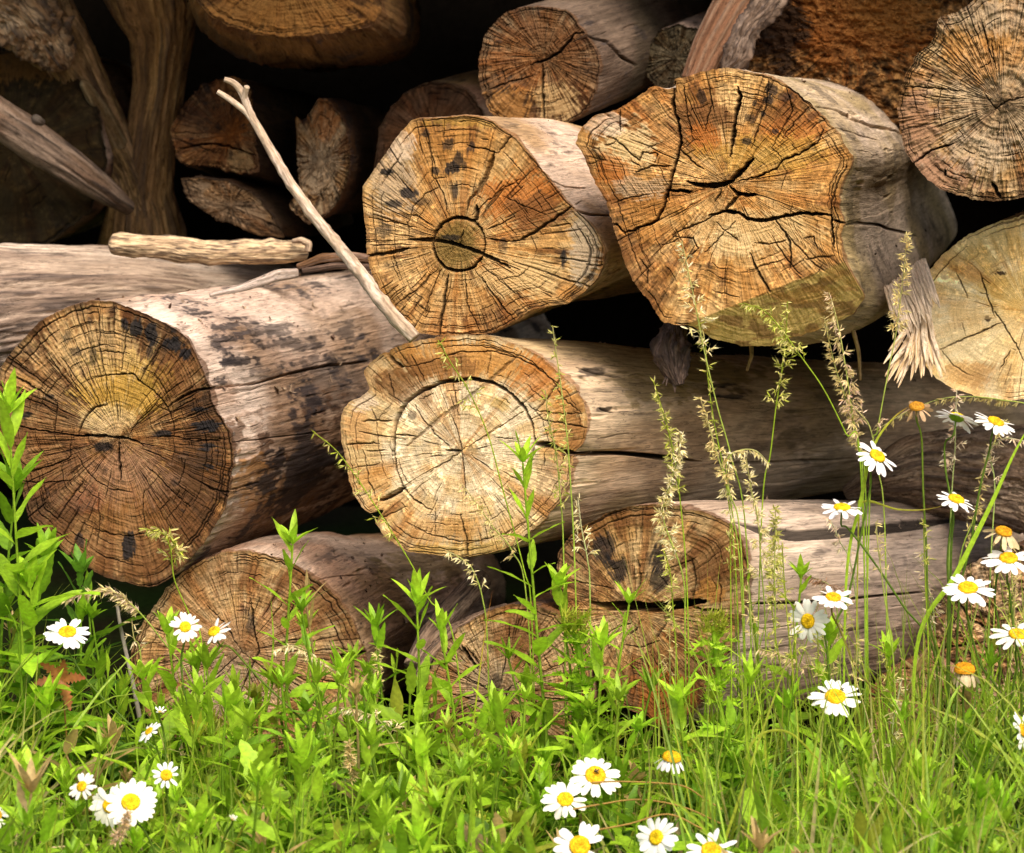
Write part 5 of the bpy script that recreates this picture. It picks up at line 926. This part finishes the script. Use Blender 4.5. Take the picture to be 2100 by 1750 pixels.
ST_ = [
 ('flowering grass stalk leaning left across the gap beside the pale cream log', [(645, 888), (690, 925), (735, 985), (790, 1070), (845, 1160), (880, 1230), (930, 1310)], -.15, .55, dict(nb=16, bl=26, k=2, cols=(PALEG, GY), wide=.7)),
 ('thin flowering grass stalk in front of the top left rim of the pale cream log', [(898, 698), (925, 745), (960, 800), (1000, 890), (1030, 1000), (1075, 1170), (1090, 1260)], -.14, .28, dict(nb=12, bl=34, k=2, cols=(PALEG, GY), wide=.9)),
 ('upright narrow grass spike right of the pale cream log centre', [(1133, 668), (1140, 720), (1150, 790), (1160, 870), (1168, 960), (1180, 1200)], -.16, .55, dict(nb=22, bl=18, k=2, cols=(GY, PALEG), wide=.45)),
 ('narrow green grass spike left of the upright narrow spike, in front of the cream log', [(1118, 800), (1125, 860), (1140, 930), (1148, 1010), (1156, 1150)], -.13, .7, dict(nb=20, bl=16, k=2, cols=(GY, PALEG), wide=.5)),
 ('faint pale grass head low in front of the cream log, pointing left', [(945, 990), (975, 1030), (1010, 1080), (1050, 1130), (1080, 1230)], -.10, .7, dict(nb=20, bl=24, k=2, cols=(PALEG, STRAW), wide=.8)),
 ('pale grass head in front of the lower rim of the cream log', [(915, 1130), (945, 1145), (970, 1170), (990, 1230), (1000, 1330)], -.16, .5, dict(nb=12, bl=20, k=2, cols=(WHT, PALEG), wide=.7)),
 ('loose seed head right of the slender leafy spire', [(1185, 1020), (1192, 1080), (1205, 1150), (1210, 1230)], -.12, .6, dict(nb=14, bl=26, k=2, cols=(PALEG, WHT), wide=.9)),
 ('narrow feathery grass spike in front of the long cracked trunk, left of the fluffy one', [(1340, 782), (1355, 830), (1372, 890), (1385, 950), (1400, 1080), (1410, 1240)], -.13, .5, dict(nb=30, bl=20, k=3, cols=(PALEG, GY), wide=.5)),
 ('fluffy whitish drooping grass head over the top of the split log', [(1395, 885), (1392, 930), (1378, 985), (1360, 1060), (1400, 1180), (1405, 1300)], -.16, .62, dict(nb=46, bl=24, k=4, cols=(WHT, PALEG), wide=.7, dens=1.3)),
 ('tall airy grass head rising in front of the large honey log lower left', [(1398, 495), (1412, 560), (1425, 620), (1440, 700), (1470, 830), (1500, 940), (1530, 1100)], -.12, .38, dict(nb=22, bl=34, k=3, cols=(WHT, PALEG), wide=.8)),
 ('thin green grass spike between the airy head and the bushy head', [(1428, 640), (1445, 700), (1452, 780), (1465, 870), (1490, 1000), (1510, 1200)], -.10, .5, dict(nb=16, bl=18, k=2, cols=(PALEG, GY), wide=.6)),
 ('bushy grass head bending left in front of the sawn facet', [(1525, 622), (1570, 640), (1605, 680), (1645, 735), (1690, 800), (1735, 890), (1765, 960)], -.14, .42, dict(nb=24, bl=34, k=3, cols=(PALEG, GY), wide=.9)),
 ('upright grass spike crossing the bushy head and the dark gap', [(1615, 618), (1612, 680), (1605, 750), (1592, 830), (1580, 930), (1562, 1060)], -.12, .5, dict(nb=28, bl=28, k=3, cols=(PALEG, GY), wide=.7)),
 ('pinkish nodding grass head in front of the right end of the sawn facet', [(1700, 600), (1712, 640), (1725, 700), (1738, 780), (1748, 850), (1760, 920), (1775, 1010)], -.13, .75, dict(nb=40, bl=30, k=4, cols=(PINKG, PALEG), wide=.5, droop=2.2)),
 ('dense straw coloured grass spike just left of the upper right daisy', [(1690, 650), (1700, 700), (1715, 760), (1735, 820), (1755, 900), (1770, 1000)], -.11, .8, dict(nb=36, bl=16, k=3, cols=(STRAW, PALEG), wide=.4)),
 ('tallest grass stalk, pale head in front of the trunk of the large honey log', [(1860, 478), (1855, 540), (1848, 600), (1838, 680), (1822, 760), (1800, 880), (1785, 980)], -.14, .42, dict(nb=34, bl=24, k=3, cols=(PALEG, STRAW), wide=.55)),
 ('feathery grass stalk crossing the dark gap, its thin side sprays left of the splinters', [(1735, 820), (1765, 850), (1785, 880), (1800, 960), (1815, 1100)], -.13, .3, dict(nb=6, bl=40, k=4, cols=(PINKG, STRAW), wide=.9)),
 ('grass stalk with a small pinkish tuft between wilted daisy and right edge', [(1962, 800), (1960, 850), (1958, 930), (1952, 1010), (1945, 1200)], -.14, .45, dict(nb=16, bl=26, k=3, cols=(PINKG, WHT), wide=.9)),
 ('grass spike with round hanging seeds below the rightmost upper daisy', [(2060, 860), (2030, 930), (2010, 1000), (1998, 1060), (1960, 1200)], -.12, .75, dict(nb=26, bl=12, k=2, cols=(STRAW, PALEG), wide=.5)),
 ('arching grass head between the two low right stalks and the split log', [(1580, 955), (1550, 925), (1515, 925), (1490, 950), (1500, 1040), (1520, 1200)], -.14, .6, dict(nb=30, bl=24, k=3, cols=(WHT, PALEG), wide=.6, droop=2)),
 ('small nodding seed cluster at the end of a thin stem over the split log', [(1435, 815), (1450, 860), (1470, 930), (1495, 1010), (1520, 1130)], -.15, .6, dict(nb=28, bl=22, k=3, cols=(PALEG, STRAW), wide=.6)),
 ('tangled pale grass head in front of the sawn trunk start', [(1530, 940), (1540, 1000), (1555, 1070), (1560, 1150), (1570, 1300)], -.12, .7, dict(nb=36, bl=28, k=4, cols=(WHT, PALEG), wide=.8)),
 ('greenish bushy grass head over the pale sawn trunk', [(1590, 1040), (1590, 1100), (1588, 1180), (1590, 1300)], -.16, .8, dict(nb=40, bl=24, k=4, cols=(GY, PALEG), wide=.7)),
 ('golden awned grass head hanging over the bottom of the big left log', [(300, 1085), (335, 1095), (350, 1130), (358, 1190), (388, 1260), (415, 1330)], -.18, .38, dict(nb=20, bl=36, k=3, cols=(STRAW, GY), wide=1.0, spl_=16)),
 ('arching brownish grass head under the big left log, pointing left', [(130, 1230), (180, 1215), (225, 1212), (270, 1240), (330, 1310), (400, 1420)], -.16, .48, dict(nb=34, bl=24, k=3, cols=(PINKG*.8, PALEG), wide=.7, droop=.6, spl_=15)),
 ('small airy spray in front of the dark hole left of the wide low log end', [(270, 1270), (275, 1310), (290, 1360)], -.14, .8, dict(nb=7, bl=22, k=1, cols=(WHT, STRAW), wide=1.2)),
 ('faded grass head arching over the wide low log end', [(560, 1335), (600, 1325), (640, 1345), (690, 1400), (720, 1500)], -.26, .5, dict(nb=26, bl=18, k=2, cols=(WHT, STRAW), wide=.6)),
 ('airy spray of white seeds left of the leafy stem between the low logs', [(690, 1450), (740, 1460), (780, 1480), (820, 1540), (860, 1620)], -.34, .5, dict(nb=20, bl=30, k=2, cols=(WHT, STRAW), wide=1)),
 ('straw coloured stubby grass head low in the left centre', [(715, 1520), (718, 1560), (722, 1620)], -.5, .8, dict(nb=30, bl=10, k=3, cols=(STRAW, c_(.5, .4, .15)), wide=.4)),
 ('dry brown grass head below the overlapping daisy pair', [(262, 1665), (252, 1695), (240, 1722), (250, 1760)], -.72, .7, dict(nb=36, bl=12, k=3, cols=(PINKG*.8, STRAW), wide=.45, base=False)),
 ('thin pale spike standing right of the leafy stem between low logs', [(772, 1325), (775, 1380), (770, 1440), (768, 1520)], -.2, .5, dict(nb=24, bl=7, k=2, cols=(PALEG, STRAW), wide=.4)),
 ('curved grass head touching the twin daisies on their left', [(1555, 1330), (1600, 1345), (1640, 1370), (1660, 1450)], -.2, .6, dict(nb=24, bl=20, k=2, cols=(PINKG, PALEG), wide=.8)),
 ('drooping pale seed spray beside the daisy with a fly on it, at its right', [(1850, 1390), (1840, 1440), (1830, 1500), (1835, 1600)], -.24, .7, dict(nb=18, bl=24, k=2, cols=(PALEG, WHT), wide=.9)),
 ('pale seed spray rising behind the two stacked daisies at the right', [(1890, 1130), (1900, 1190), (1915, 1260), (1920, 1400)], -.12, .6, dict(nb=20, bl=24, k=2, cols=(PINKG, WHT), wide=.9)),
 ('narrow seeded stalk left of the thistle on the split log', [(1362, 1130), (1375, 1180), (1380, 1250), (1390, 1400)], -.2, .6, dict(nb=18, bl=18, k=2, cols=(PALEG, GY), wide=.6)),
 ('loose brown grass head above the twin daisies', [(1650, 1180), (1680, 1190), (1705, 1210), (1720, 1300)], -.1, .6, dict(nb=22, bl=20, k=2, cols=(BROWN*1.6, PINKG), wide=.9)),
 ('airy pinkish grass head over the middle of the pale sawn trunk', [(1700, 1060), (1722, 1110), (1745, 1160), (1760, 1300)], -.1, .6, dict(nb=22, bl=26, k=2, cols=(PINKG, WHT), wide=.9)),
 ('hanging seeded spray at the right edge above the wilted daisies', [(2100, 905), (2060, 900), (2030, 930), (2040, 1000), (2030, 1200)], -.16, .4, dict(nb=14, bl=22, k=3, cols=(PINKG, WHT), wide=.8)),
 ('green arching grass spike at the right edge, over the bark log', [(1800, 880), (1870, 840), (1950, 815), (2050, 820), (2130, 850), (2160, 1000)], .05, .6, dict(nb=26, bl=12, k=2, cols=(OLIVE*1.5, PALEG*.7), wide=.4)),
]
for i, (lab, pts, Y, hd, kw) in enumerate(ST_): stalk(lab, pts, Y, hd, seed=i, **kw)

rs = np.random.default_rng(71)
for i in range(16):
    x = rs.uniform(1340, 2110); y = rs.uniform(1060, 1330); dx = rs.uniform(-60, 60); Yq = rs.uniform(-.28, -.08)
    stalk('one of many thin grass stalks with small pale heads among the right daisies', [(x, y), (x+dx*.15, y+60), (x+dx*.5, y+160), (x+dx, y+300)], Yq, .35, seed=200+i, nb=12, bl=20, k=1, cols=(PALEG, GY) if i % 2 else (STRAW, PALEG), wide=.6, group='thin grass stalks among the daisies')
# a few broad single blades that stand out
def blade(lab, pts, Y, w, c, tip=None, base=True):
    P = np.array([at(x, y, Y) for x, y in pts])
    if base: g = P[-1].copy(); g[2] = -.04; P = np.vstack([P, g])
    Q_ = spl(P, 8)[::-1]; n = len(Q_); tg = nrm(np.gradient(Q_, axis=0)); sd = nrm(np.cross(tg, [.15, 1, .1])); nn = np.cross(sd, tg); s = np.linspace(0, 1, n)
    ww = (w*.72*KF*(Y+4)/2*np.clip(.25+s*1.9,0,1)*np.clip(1-s**2.2,.02,1))[:, None]
    V = np.stack([Q_-sd*ww+nn*ww*.35, Q_, Q_+sd*ww+nn*ww*.35], 1); C = np.asarray(c)*(1-(s**3)[:, None, None])+np.asarray(tip if tip is not None else c)*(s**3)[:, None, None]; C = np.broadcast_to(C, V.shape)
    A = Acc(); A.add(V, gridq(n, 3, False), C.reshape(-1, 3)); tag(A.obj('meadow_grass', M_LEAF), lab, 'grass', 'single broad grass blades')
blade('long green blade with an orange tip reaching up to the wilted daisy', [(1870, 830), (1830, 860), (1790, 920), (1765, 1030), (1735, 1200)], -.16, 12, G2, c_(.45, .2, .04))
blade('wide bright blade cutting the upper right edge', [(2125, 850), (2080, 930), (2030, 1040), (1960, 1180), (1880, 1330)], -.2, 18, G2)
blade('horizontal yellowing blade between the small flat daisy and its right neighbour', [(1960, 1030), (1900, 1045), (1840, 1045), (1770, 1030), (1760, 1100)], -.15, 8, GY, c_(.4, .25, .05))
blade('broad bright blade arching right over the small centre log', [(1170, 1440), (1120, 1490), (1070, 1540), (1030, 1620)], -.35, 13, G2*1.1)
blade('yellow curved blade looping left of the daisy with a fly', [(1640, 1720), (1590, 1660), (1545, 1600), (1530, 1560), (1555, 1510), (1610, 1500), (1660, 1540), (1690, 1600)], -.5, 9, GY)
blade('orange tipped stem standing before the small centre log', [(1010, 1210), (990, 1330), (975, 1450), (965, 1520), (955, 1600)], -.3, 7, G2, c_(.5, .12, .02))
blade('dark green curved blade in front of the split log base', [(1500, 1345), (1440, 1360), (1405, 1420), (1385, 1500)], -.22, 10, G1)
blade('folded bright blade standing in the bottom centre', [(900, 1760), (905, 1690), (925, 1620), (960, 1600), (970, 1680)], -.7, 20, G2)
blade('upright broad blade before the wide low log end', [(555, 1220), (560, 1330), (545, 1430), (530, 1520)], -.2, 12, G2)
blade('slanting blade crossing left of the small white daisy', [(225, 1460), (300, 1530), (380, 1640), (450, 1760)], -.4, 9, G2, base=False)

# ---------------------------------------------------------------- daisies
WHITE = c_(.80, .80, .76); YEL = c_(.72, .47, .01)
def frame(n, roll=0.):
    n = nrm(np.array(n, float)); a = nrm(np.cross([0, 0, 1.], n)) if abs(n[2]) < .98 else np.array([1., 0, 0]); b = np.cross(n, a)
    return a*math.cos(roll)+b*math.sin(roll), -a*math.sin(roll)+b*math.cos(roll), n
def disc(r, col, seed, dome=.45):
    n, m = 16, 30; u = np.linspace(0, 1, n)[:, None]; th = np.linspace(0, 2*np.pi, m, endpoint=False)[None]
    R = r*np.sin(u*np.pi*.56)/math.sin(math.pi*.56)*np.ones_like(th); h = dome*r*np.cos(u*np.pi*.56)*np.ones_like(th); h = h-.18*r*np.exp(-(u/.25)**2)
    rg = np.random.default_rng(seed); bump = .13*r*rg.random((n, m)); R = R+bump*.6; h = h+bump
    V = np.stack([R*np.cos(th), R*np.sin(th), h], -1); c = col*(.5+.8*rg.random((n, m, 1)))*(1-.25*np.exp(-(u/.3)**2))[..., None]
    c = mix(c, c_(.55, .22, .01), sm(u+0*th, .75, 1)*.5)
    return V, gridq(n, m, flip=False), c
def petal_mesh(i, L, W, c):
    A = Acc(); r = np.random.default_rng(i); A.ribbons([0, 0, 0], [1, 0, .18], [0, 1, 0], L, W, .28+.2*r.random(), c, n=8, prof='petal', fold=.12+.1*r.random(), curl=np.array([0, 0, -1.]))
    V = np.concatenate(A.V).astype(np.float32); return V, np.concatenate(A.Q), np.concatenate(A.C)
def daisy(lab, x, y, r, n, Y, stem, npet=21, droop=0., disc_k=.36, col=WHITE, dcol=YEL, seed=0, sector=None, wilt=0., closed=0., dome=.45, name='daisy', scol=STEMC):
    rg = np.random.default_rng(500+seed); n = (n[0], n[1]*(.72 if n[2] > .5 and n[1] < 0 else 1), n[2]); a, b, n_ = frame(n, rg.uniform(0, 6)); C = at(x, y, Y); px = KF*(Y+4); R = r*px
    sp = [C-n_*R*.12]+[C-n_*R*.55-np.array([0, 0, R*.3])]+[at(u, v, Y+.015) for u, v in stem]
    g = sp[-1].copy(); g[2] = -.04
    if sp[-1][2] > .0: sp.append(g)
    root = empty(name, tuple(sp[-1]), lab, 'daisy', 'daisies')
    A = Acc(); A.stem(np.array(sp), .0012, .0016, scol, STEMC*.9, T=6, sub=7); A.obj('stem', M_LEAF, root)
    M3 = np.stack([a, b, n_], 0)
    disc_k = disc_k*rg.uniform(.9, 1.12); dcol = dcol*np.array([1, rg.uniform(.82, 1.05), 1.])
    A = Acc(); V, Q, c = disc(R*disc_k, dcol, seed, dome); A.add(V.reshape(-1, 3)@M3+C, Q, c.reshape(-1, 3)); A.obj('flower_centre', M_DISC, root)
    A = Acc(); m = 14; th = np.linspace(0, 2*np.pi, m, endpoint=False); rr = np.array([.06, .24, .36, .34])[:, None]*R; hh = np.array([-.20, -.16, -.05, .01])[:, None]*R+0*th
    A.add(np.stack([rr*np.cos(th), rr*np.sin(th), hh], -1).reshape(-1, 3)@M3+C, gridq(4, m), G1*1.1); A.obj('sepals', M_LEAF, root)
    col = np.asarray(col)*np.array([1, rg.uniform(.95, 1), rg.uniform(.86, 1)])*rg.uniform(.9, 1)
    meshes = [petal_mesh(seed*10+i, R*(.78 if wilt == 0 else 1.0), R*.255*(1 if wilt == 0 else .95), col*(1 if wilt == 0 else 1)) for i in range(3)]
    data = []
    for i, (V, Q, c) in enumerate(meshes):
        o = mesh('petal', V, Q, M_PETAL if wilt == 0 else M_SEED, c, None, None); data.append(o.data); bpy.data.objects.remove(o)
    for i in range(npet):
        t = 2*np.pi*i/npet+rg.uniform(-.10, .10)
        if sector and not (sector[0] <= math.degrees(t) % 360 <= sector[1]): continue
        if closed == 0 and rg.random() < .05: continue
        dr = droop+(.55*rg.random() if rg.random() < .14 else 0)+rg.normal(0, .13)+(rg.uniform(-.1, 1.7)*wilt); cl = closed
        rad_ = a*math.cos(t)+b*math.sin(t)
        e = -dr+cl
        X_ = rad_*math.cos(e)+n_*math.sin(e); Yv = np.cross(n_, rad_)*(1 if i % 2 else -1)*-1; Yv = np.cross(n_, rad_); Z_ = np.cross(X_, Yv)
        tw = rg.normal(0, .16+wilt*.7); Y2 = Yv*math.cos(tw)+Z_*math.sin(tw); Z2 = np.cross(X_, Y2)
        s = rg.uniform(.86, 1.08)*(1-.25*wilt*rg.random()); sw = rg.uniform(.85, 1.2)
        Mx = Matrix(((X_[0]*s, Y2[0]*sw, Z2[0]), (X_[1]*s, Y2[1]*sw, Z2[1]), (X_[2]*s, Y2[2]*sw, Z2[2]))).to_4x4()
        Mx.translation = Vector(C+rad_*R*disc_k*.72-n_*R*.02-Z2*0+n_*R*.012*(i % 3)-np.array(root.location))
        o = bpy.data.objects.new('petal', data[i % 3]); COL.objects.link(o); o.parent = root; o.matrix_local = Mx
    return C, n_, R
TAN = c_(.55, .38, .20)
D = daisy
D('daisy with flat open petals, standing highest at the left, under the big left log', 138, 1297, 47, (.05, -.55, .83), -.34, [(148, 1350), (190, 1410), (280, 1500), (420, 1640)], 20, seed=1, scol=STEMC)
D('small neat daisy in front of the wide low log end, left of the ragged one', 380, 1286, 32, (0, -.85, .5), -.26, [(372, 1350), (376, 1410), (385, 1470)], 17, seed=2)
D('ragged daisy with petals only on its right side, before the wide low log', 440, 1297, 38, (-.45, -.45, .75), -.27, [(475, 1330), (530, 1390), (640, 1500), (790, 1690)], 18, sector=(150, 400), seed=3, dome=.8, scol=c_(.16, .20, .02))
D('small tilted daisy half buried in leaves, below the ragged daisy', 306, 1500, 29, (-.5, -.45, .65), -.42, [(330, 1560), (345, 1620)], 16, seed=4)
D('half hidden white daisy bud with few petals above the small tilted daisy', 328, 1460, 15, (.2, -.4, .8), -.40, [(335, 1500), (340, 1560)], 8, closed=.7, disc_k=.22, seed=5)
D('small daisy facing left, left of the overlapping pair in the lower left corner', 168, 1613, 31, (-.4, -.75, .5), -.60, [(180, 1680), (190, 1740)], 16, seed=6)
D('rear daisy of the overlapping pair in the lower left corner', 226, 1652, 45, (-.25, -.9, .35), -.62, [(240, 1720), (255, 1790)], 21, seed=7)
D('front daisy of the overlapping pair in the lower left corner', 268, 1646, 55, (.08, -.82, .52), -.68, [(300, 1710), (330, 1790)], 24, seed=8)
D('small narrow petalled daisy just right of the overlapping pair', 341, 1590, 29, (.1, -.85, .4), -.58, [(345, 1650), (360, 1720)], 12, seed=9)
D('closed white daisy bud alone in the grass at the lower left', 477, 1681, 13, (.2, -.5, .8), -.70, [(460, 1720), (445, 1790)], 12, closed=1.1, disc_k=.25, seed=10)
D('daisy cut by the left frame edge near the bottom', -6, 1672, 27, (.3, -.8, .4), -.66, [(20, 1720), (30, 1790)], 15, seed=11)
c12 = D('daisy with a fly on its centre, upper one of the pair at the bottom centre', 1221, 1591, 52, (.1, -.78, .6), -.50, [(1225, 1660), (1235, 1740)], 17, seed=12)
D('lower left daisy of the pair at the bottom centre', 1159, 1640, 48, (-.02, -.78, .62), -.56, [(1160, 1710), (1150, 1790)], 20, seed=13)
D('daisy cut by the bottom edge, left of the sideways turned one', 1189, 1735, 54, (0, -.85, .5), -.72, [(1190, 1800)], 17, seed=14)
D('daisy turned left with crowded right petals at the bottom edge', 1346, 1718, 48, (-.55, -.72, .42), -.66, [(1370, 1770), (1390, 1800)], 24, seed=15)
D('daisy rising from the bottom edge, right of the left turned one', 1459, 1745, 54, (0, -.7, .7), -.74, [(1465, 1800)], 18, seed=16)
D('nearly bare daisy with a few drooping petals, upper right of the bottom centre pair', 1377, 1556, 38, (.15, -.2, .95), -.44, [(1375, 1620), (1400, 1700), (1430, 1760)], 12, droop=.9, dome=.8, disc_k=.5, seed=17, scol=GY)
c18 = D('daisy with a fly on its petals, alone in the grass right of the centre', 1713, 1430, 52, (0, -.62, .78), -.34, [(1712, 1500), (1725, 1580), (1750, 1680)], 24, seed=18)
D('sideways facing daisy, lower left of the twin daisies on the pale trunk', 1657, 1274, 46, (-.55, -.8, .05), -.22, [(1690, 1300), (1700, 1380), (1705, 1450)], 20, seed=19)
D('upper right one of the twin daisies on the pale trunk, on a reddish stem', 1709, 1226, 43, (.05, -.5, .85), -.24, [(1722, 1290), (1770, 1390), (1870, 1470), (1960, 1560)], 18, seed=20, scol=c_(.30, .20, .04))
D('daisy with swept back petals, just right of the two crossing grass stalks', 1799, 936, 48, (.38, -.62, .68), -.18, [(1785, 1000), (1765, 1100), (1740, 1220), (1700, 1340)], 14, droop=.25, seed=21)
D('flat wide daisy seen nearly from the side above the twin daisies', 1727, 1042, 44, (.02, -.30, .95), -.18, [(1740, 1085), (1790, 1150), (1850, 1240), (1920, 1360)], 20, seed=22)
D('daisy before the end of the long trunk crack, right of the flat wide daisy', 1961, 1025, 41, (.25, -.42, .87), -.18, [(1950, 1080), (1943, 1150), (1945, 1260)], 16, droop=.15, seed=23)
D('large flat daisy just below and left of the daisy that touches a wilted one', 1985, 1207, 54, (0, -.52, .85), -.26, [(1985, 1270), (2010, 1360), (2060, 1460)], 20, seed=24)
D('daisy touching the curled wilted flower near the right edge', 2068, 1146, 57, (0, -.48, .87), -.22, [(2070, 1210), (2080, 1300), (2095, 1400)], 15, droop=.15, seed=25)
D('daisy on the right edge below the large flat one', 2087, 1302, 56, (.05, -.48, .87), -.26, [(2085, 1370), (2075, 1450)], 13, seed=26)
D('topmost white daisy at the right edge, under the fresh log end', 2042, 866, 46, (.3, -.38, .85), -.18, [(2030, 920), (2010, 1000), (1990, 1120), (1965, 1260)], 18, droop=.12, seed=27)
D('white daisy seen from below between the top wilted one and the topmost white one', 1962, 856, 46, (.30, .32, .88), -.16, [(1938, 910), (1940, 970), (1955, 1060), (1950, 1160)], 18, droop=.1, seed=28, scol=c_(.16, .26, .03))
D('wilted brown daisy on a tall thick stem, highest of the three wilted ones', 1880, 835, 34, (-.05, -.5, .85), -.16, [(1890, 900), (1893, 1000), (1900, 1130), (1905, 1270), (1930, 1400)], 15, col=TAN, dcol=c_(.45, .20, .02), wilt=.9, droop=.1, disc_k=.45, dome=.6, seed=29, name='wilted_daisy', scol=c_(.18, .26, .02))
D('wilted daisy with curled straw petals near the right edge', 2058, 1092, 40, (.15, -.45, .85), -.20, [(2050, 1150), (2040, 1230), (2050, 1330)], 14, col=c_(.62, .50, .30), dcol=c_(.55, .25, .01), wilt=.9, disc_k=.45, dome=.6, seed=30, name='wilted_daisy')
D('wilted daisy with an orange dome and petals hanging like a skirt at the lower right', 1978, 1376, 36, (0, -.15, 1), -.34, [(1975, 1440), (1985, 1540), (2030, 1640)], 18, col=c_(.62, .50, .32), dcol=c_(.60, .28, .01), wilt=.4, droop=.95, disc_k=.52, dome=.8, seed=31, name='wilted_daisy')
D('daisy seen edge on at the right frame edge', 2096, 1498, 42, (.85, -.4, .3), -.40, [(2060, 1540), (2000, 1610), (1990, 1700)], 16, seed=32)

def fly(lab, C, n, off, s):
    root = empty('fly', tuple(C+off), lab, 'fly'); P = C+off; A = Acc()
    A.stem(np.array([P+[-s, 0, s*.4], P+[0, -.0003, s*.1], P+[s, 0, -s*.6]]), s*.35, s*.3, c_(.05, .03, .02), T=6); A.obj('body', M_BODY, root); A = Acc()
    A.ribbons([P, P], [[.8, -.3, .9], [-.2, -.3, 1]], [1, 0, .3], s*1.8, s*.8, 0, c_(.2, .17, .12), n=4, prof='petal', fold=0); A.obj('wings', M_SEED, root)
fly('small dark fly on the yellow centre of the upper daisy at the bottom centre', c12[0], 0, c12[1]*.0065+np.array([0, 0, .001]), .0028)
fly('small dark fly on the upper petals of the lone daisy right of the centre', c18[0], 0, c18[1]*.003+np.array([.008, 0, .007]), .0022)
# dry runners over the grass
for k, (lab, pts, Y) in enumerate([('upper thin brown runner trailing right from the daisy pair at the bottom centre', [(1215, 1605), (1260, 1603), (1330, 1605), (1400, 1612), (1440, 1635), (1480, 1660)], -.56),
                                   ('lower thin brown runner trailing right from the daisy pair at the bottom centre', [(1175, 1660), (1230, 1650), (1310, 1640), (1400, 1655), (1480, 1690)], -.6),
                                   ('lowest brown runner, between the two daisies at the bottom edge', [(1210, 1705), (1290, 1690), (1370, 1670), (1440, 1700)], -.66)]):
    A = Acc(); A.stem(np.array([at(x, y, Y+.01*math.sin(i)) for i, (x, y) in enumerate(pts)]), .0011, .0009, c_(.40, .24, .06)); tag(A.obj('runner', M_SEED), lab, 'runner')
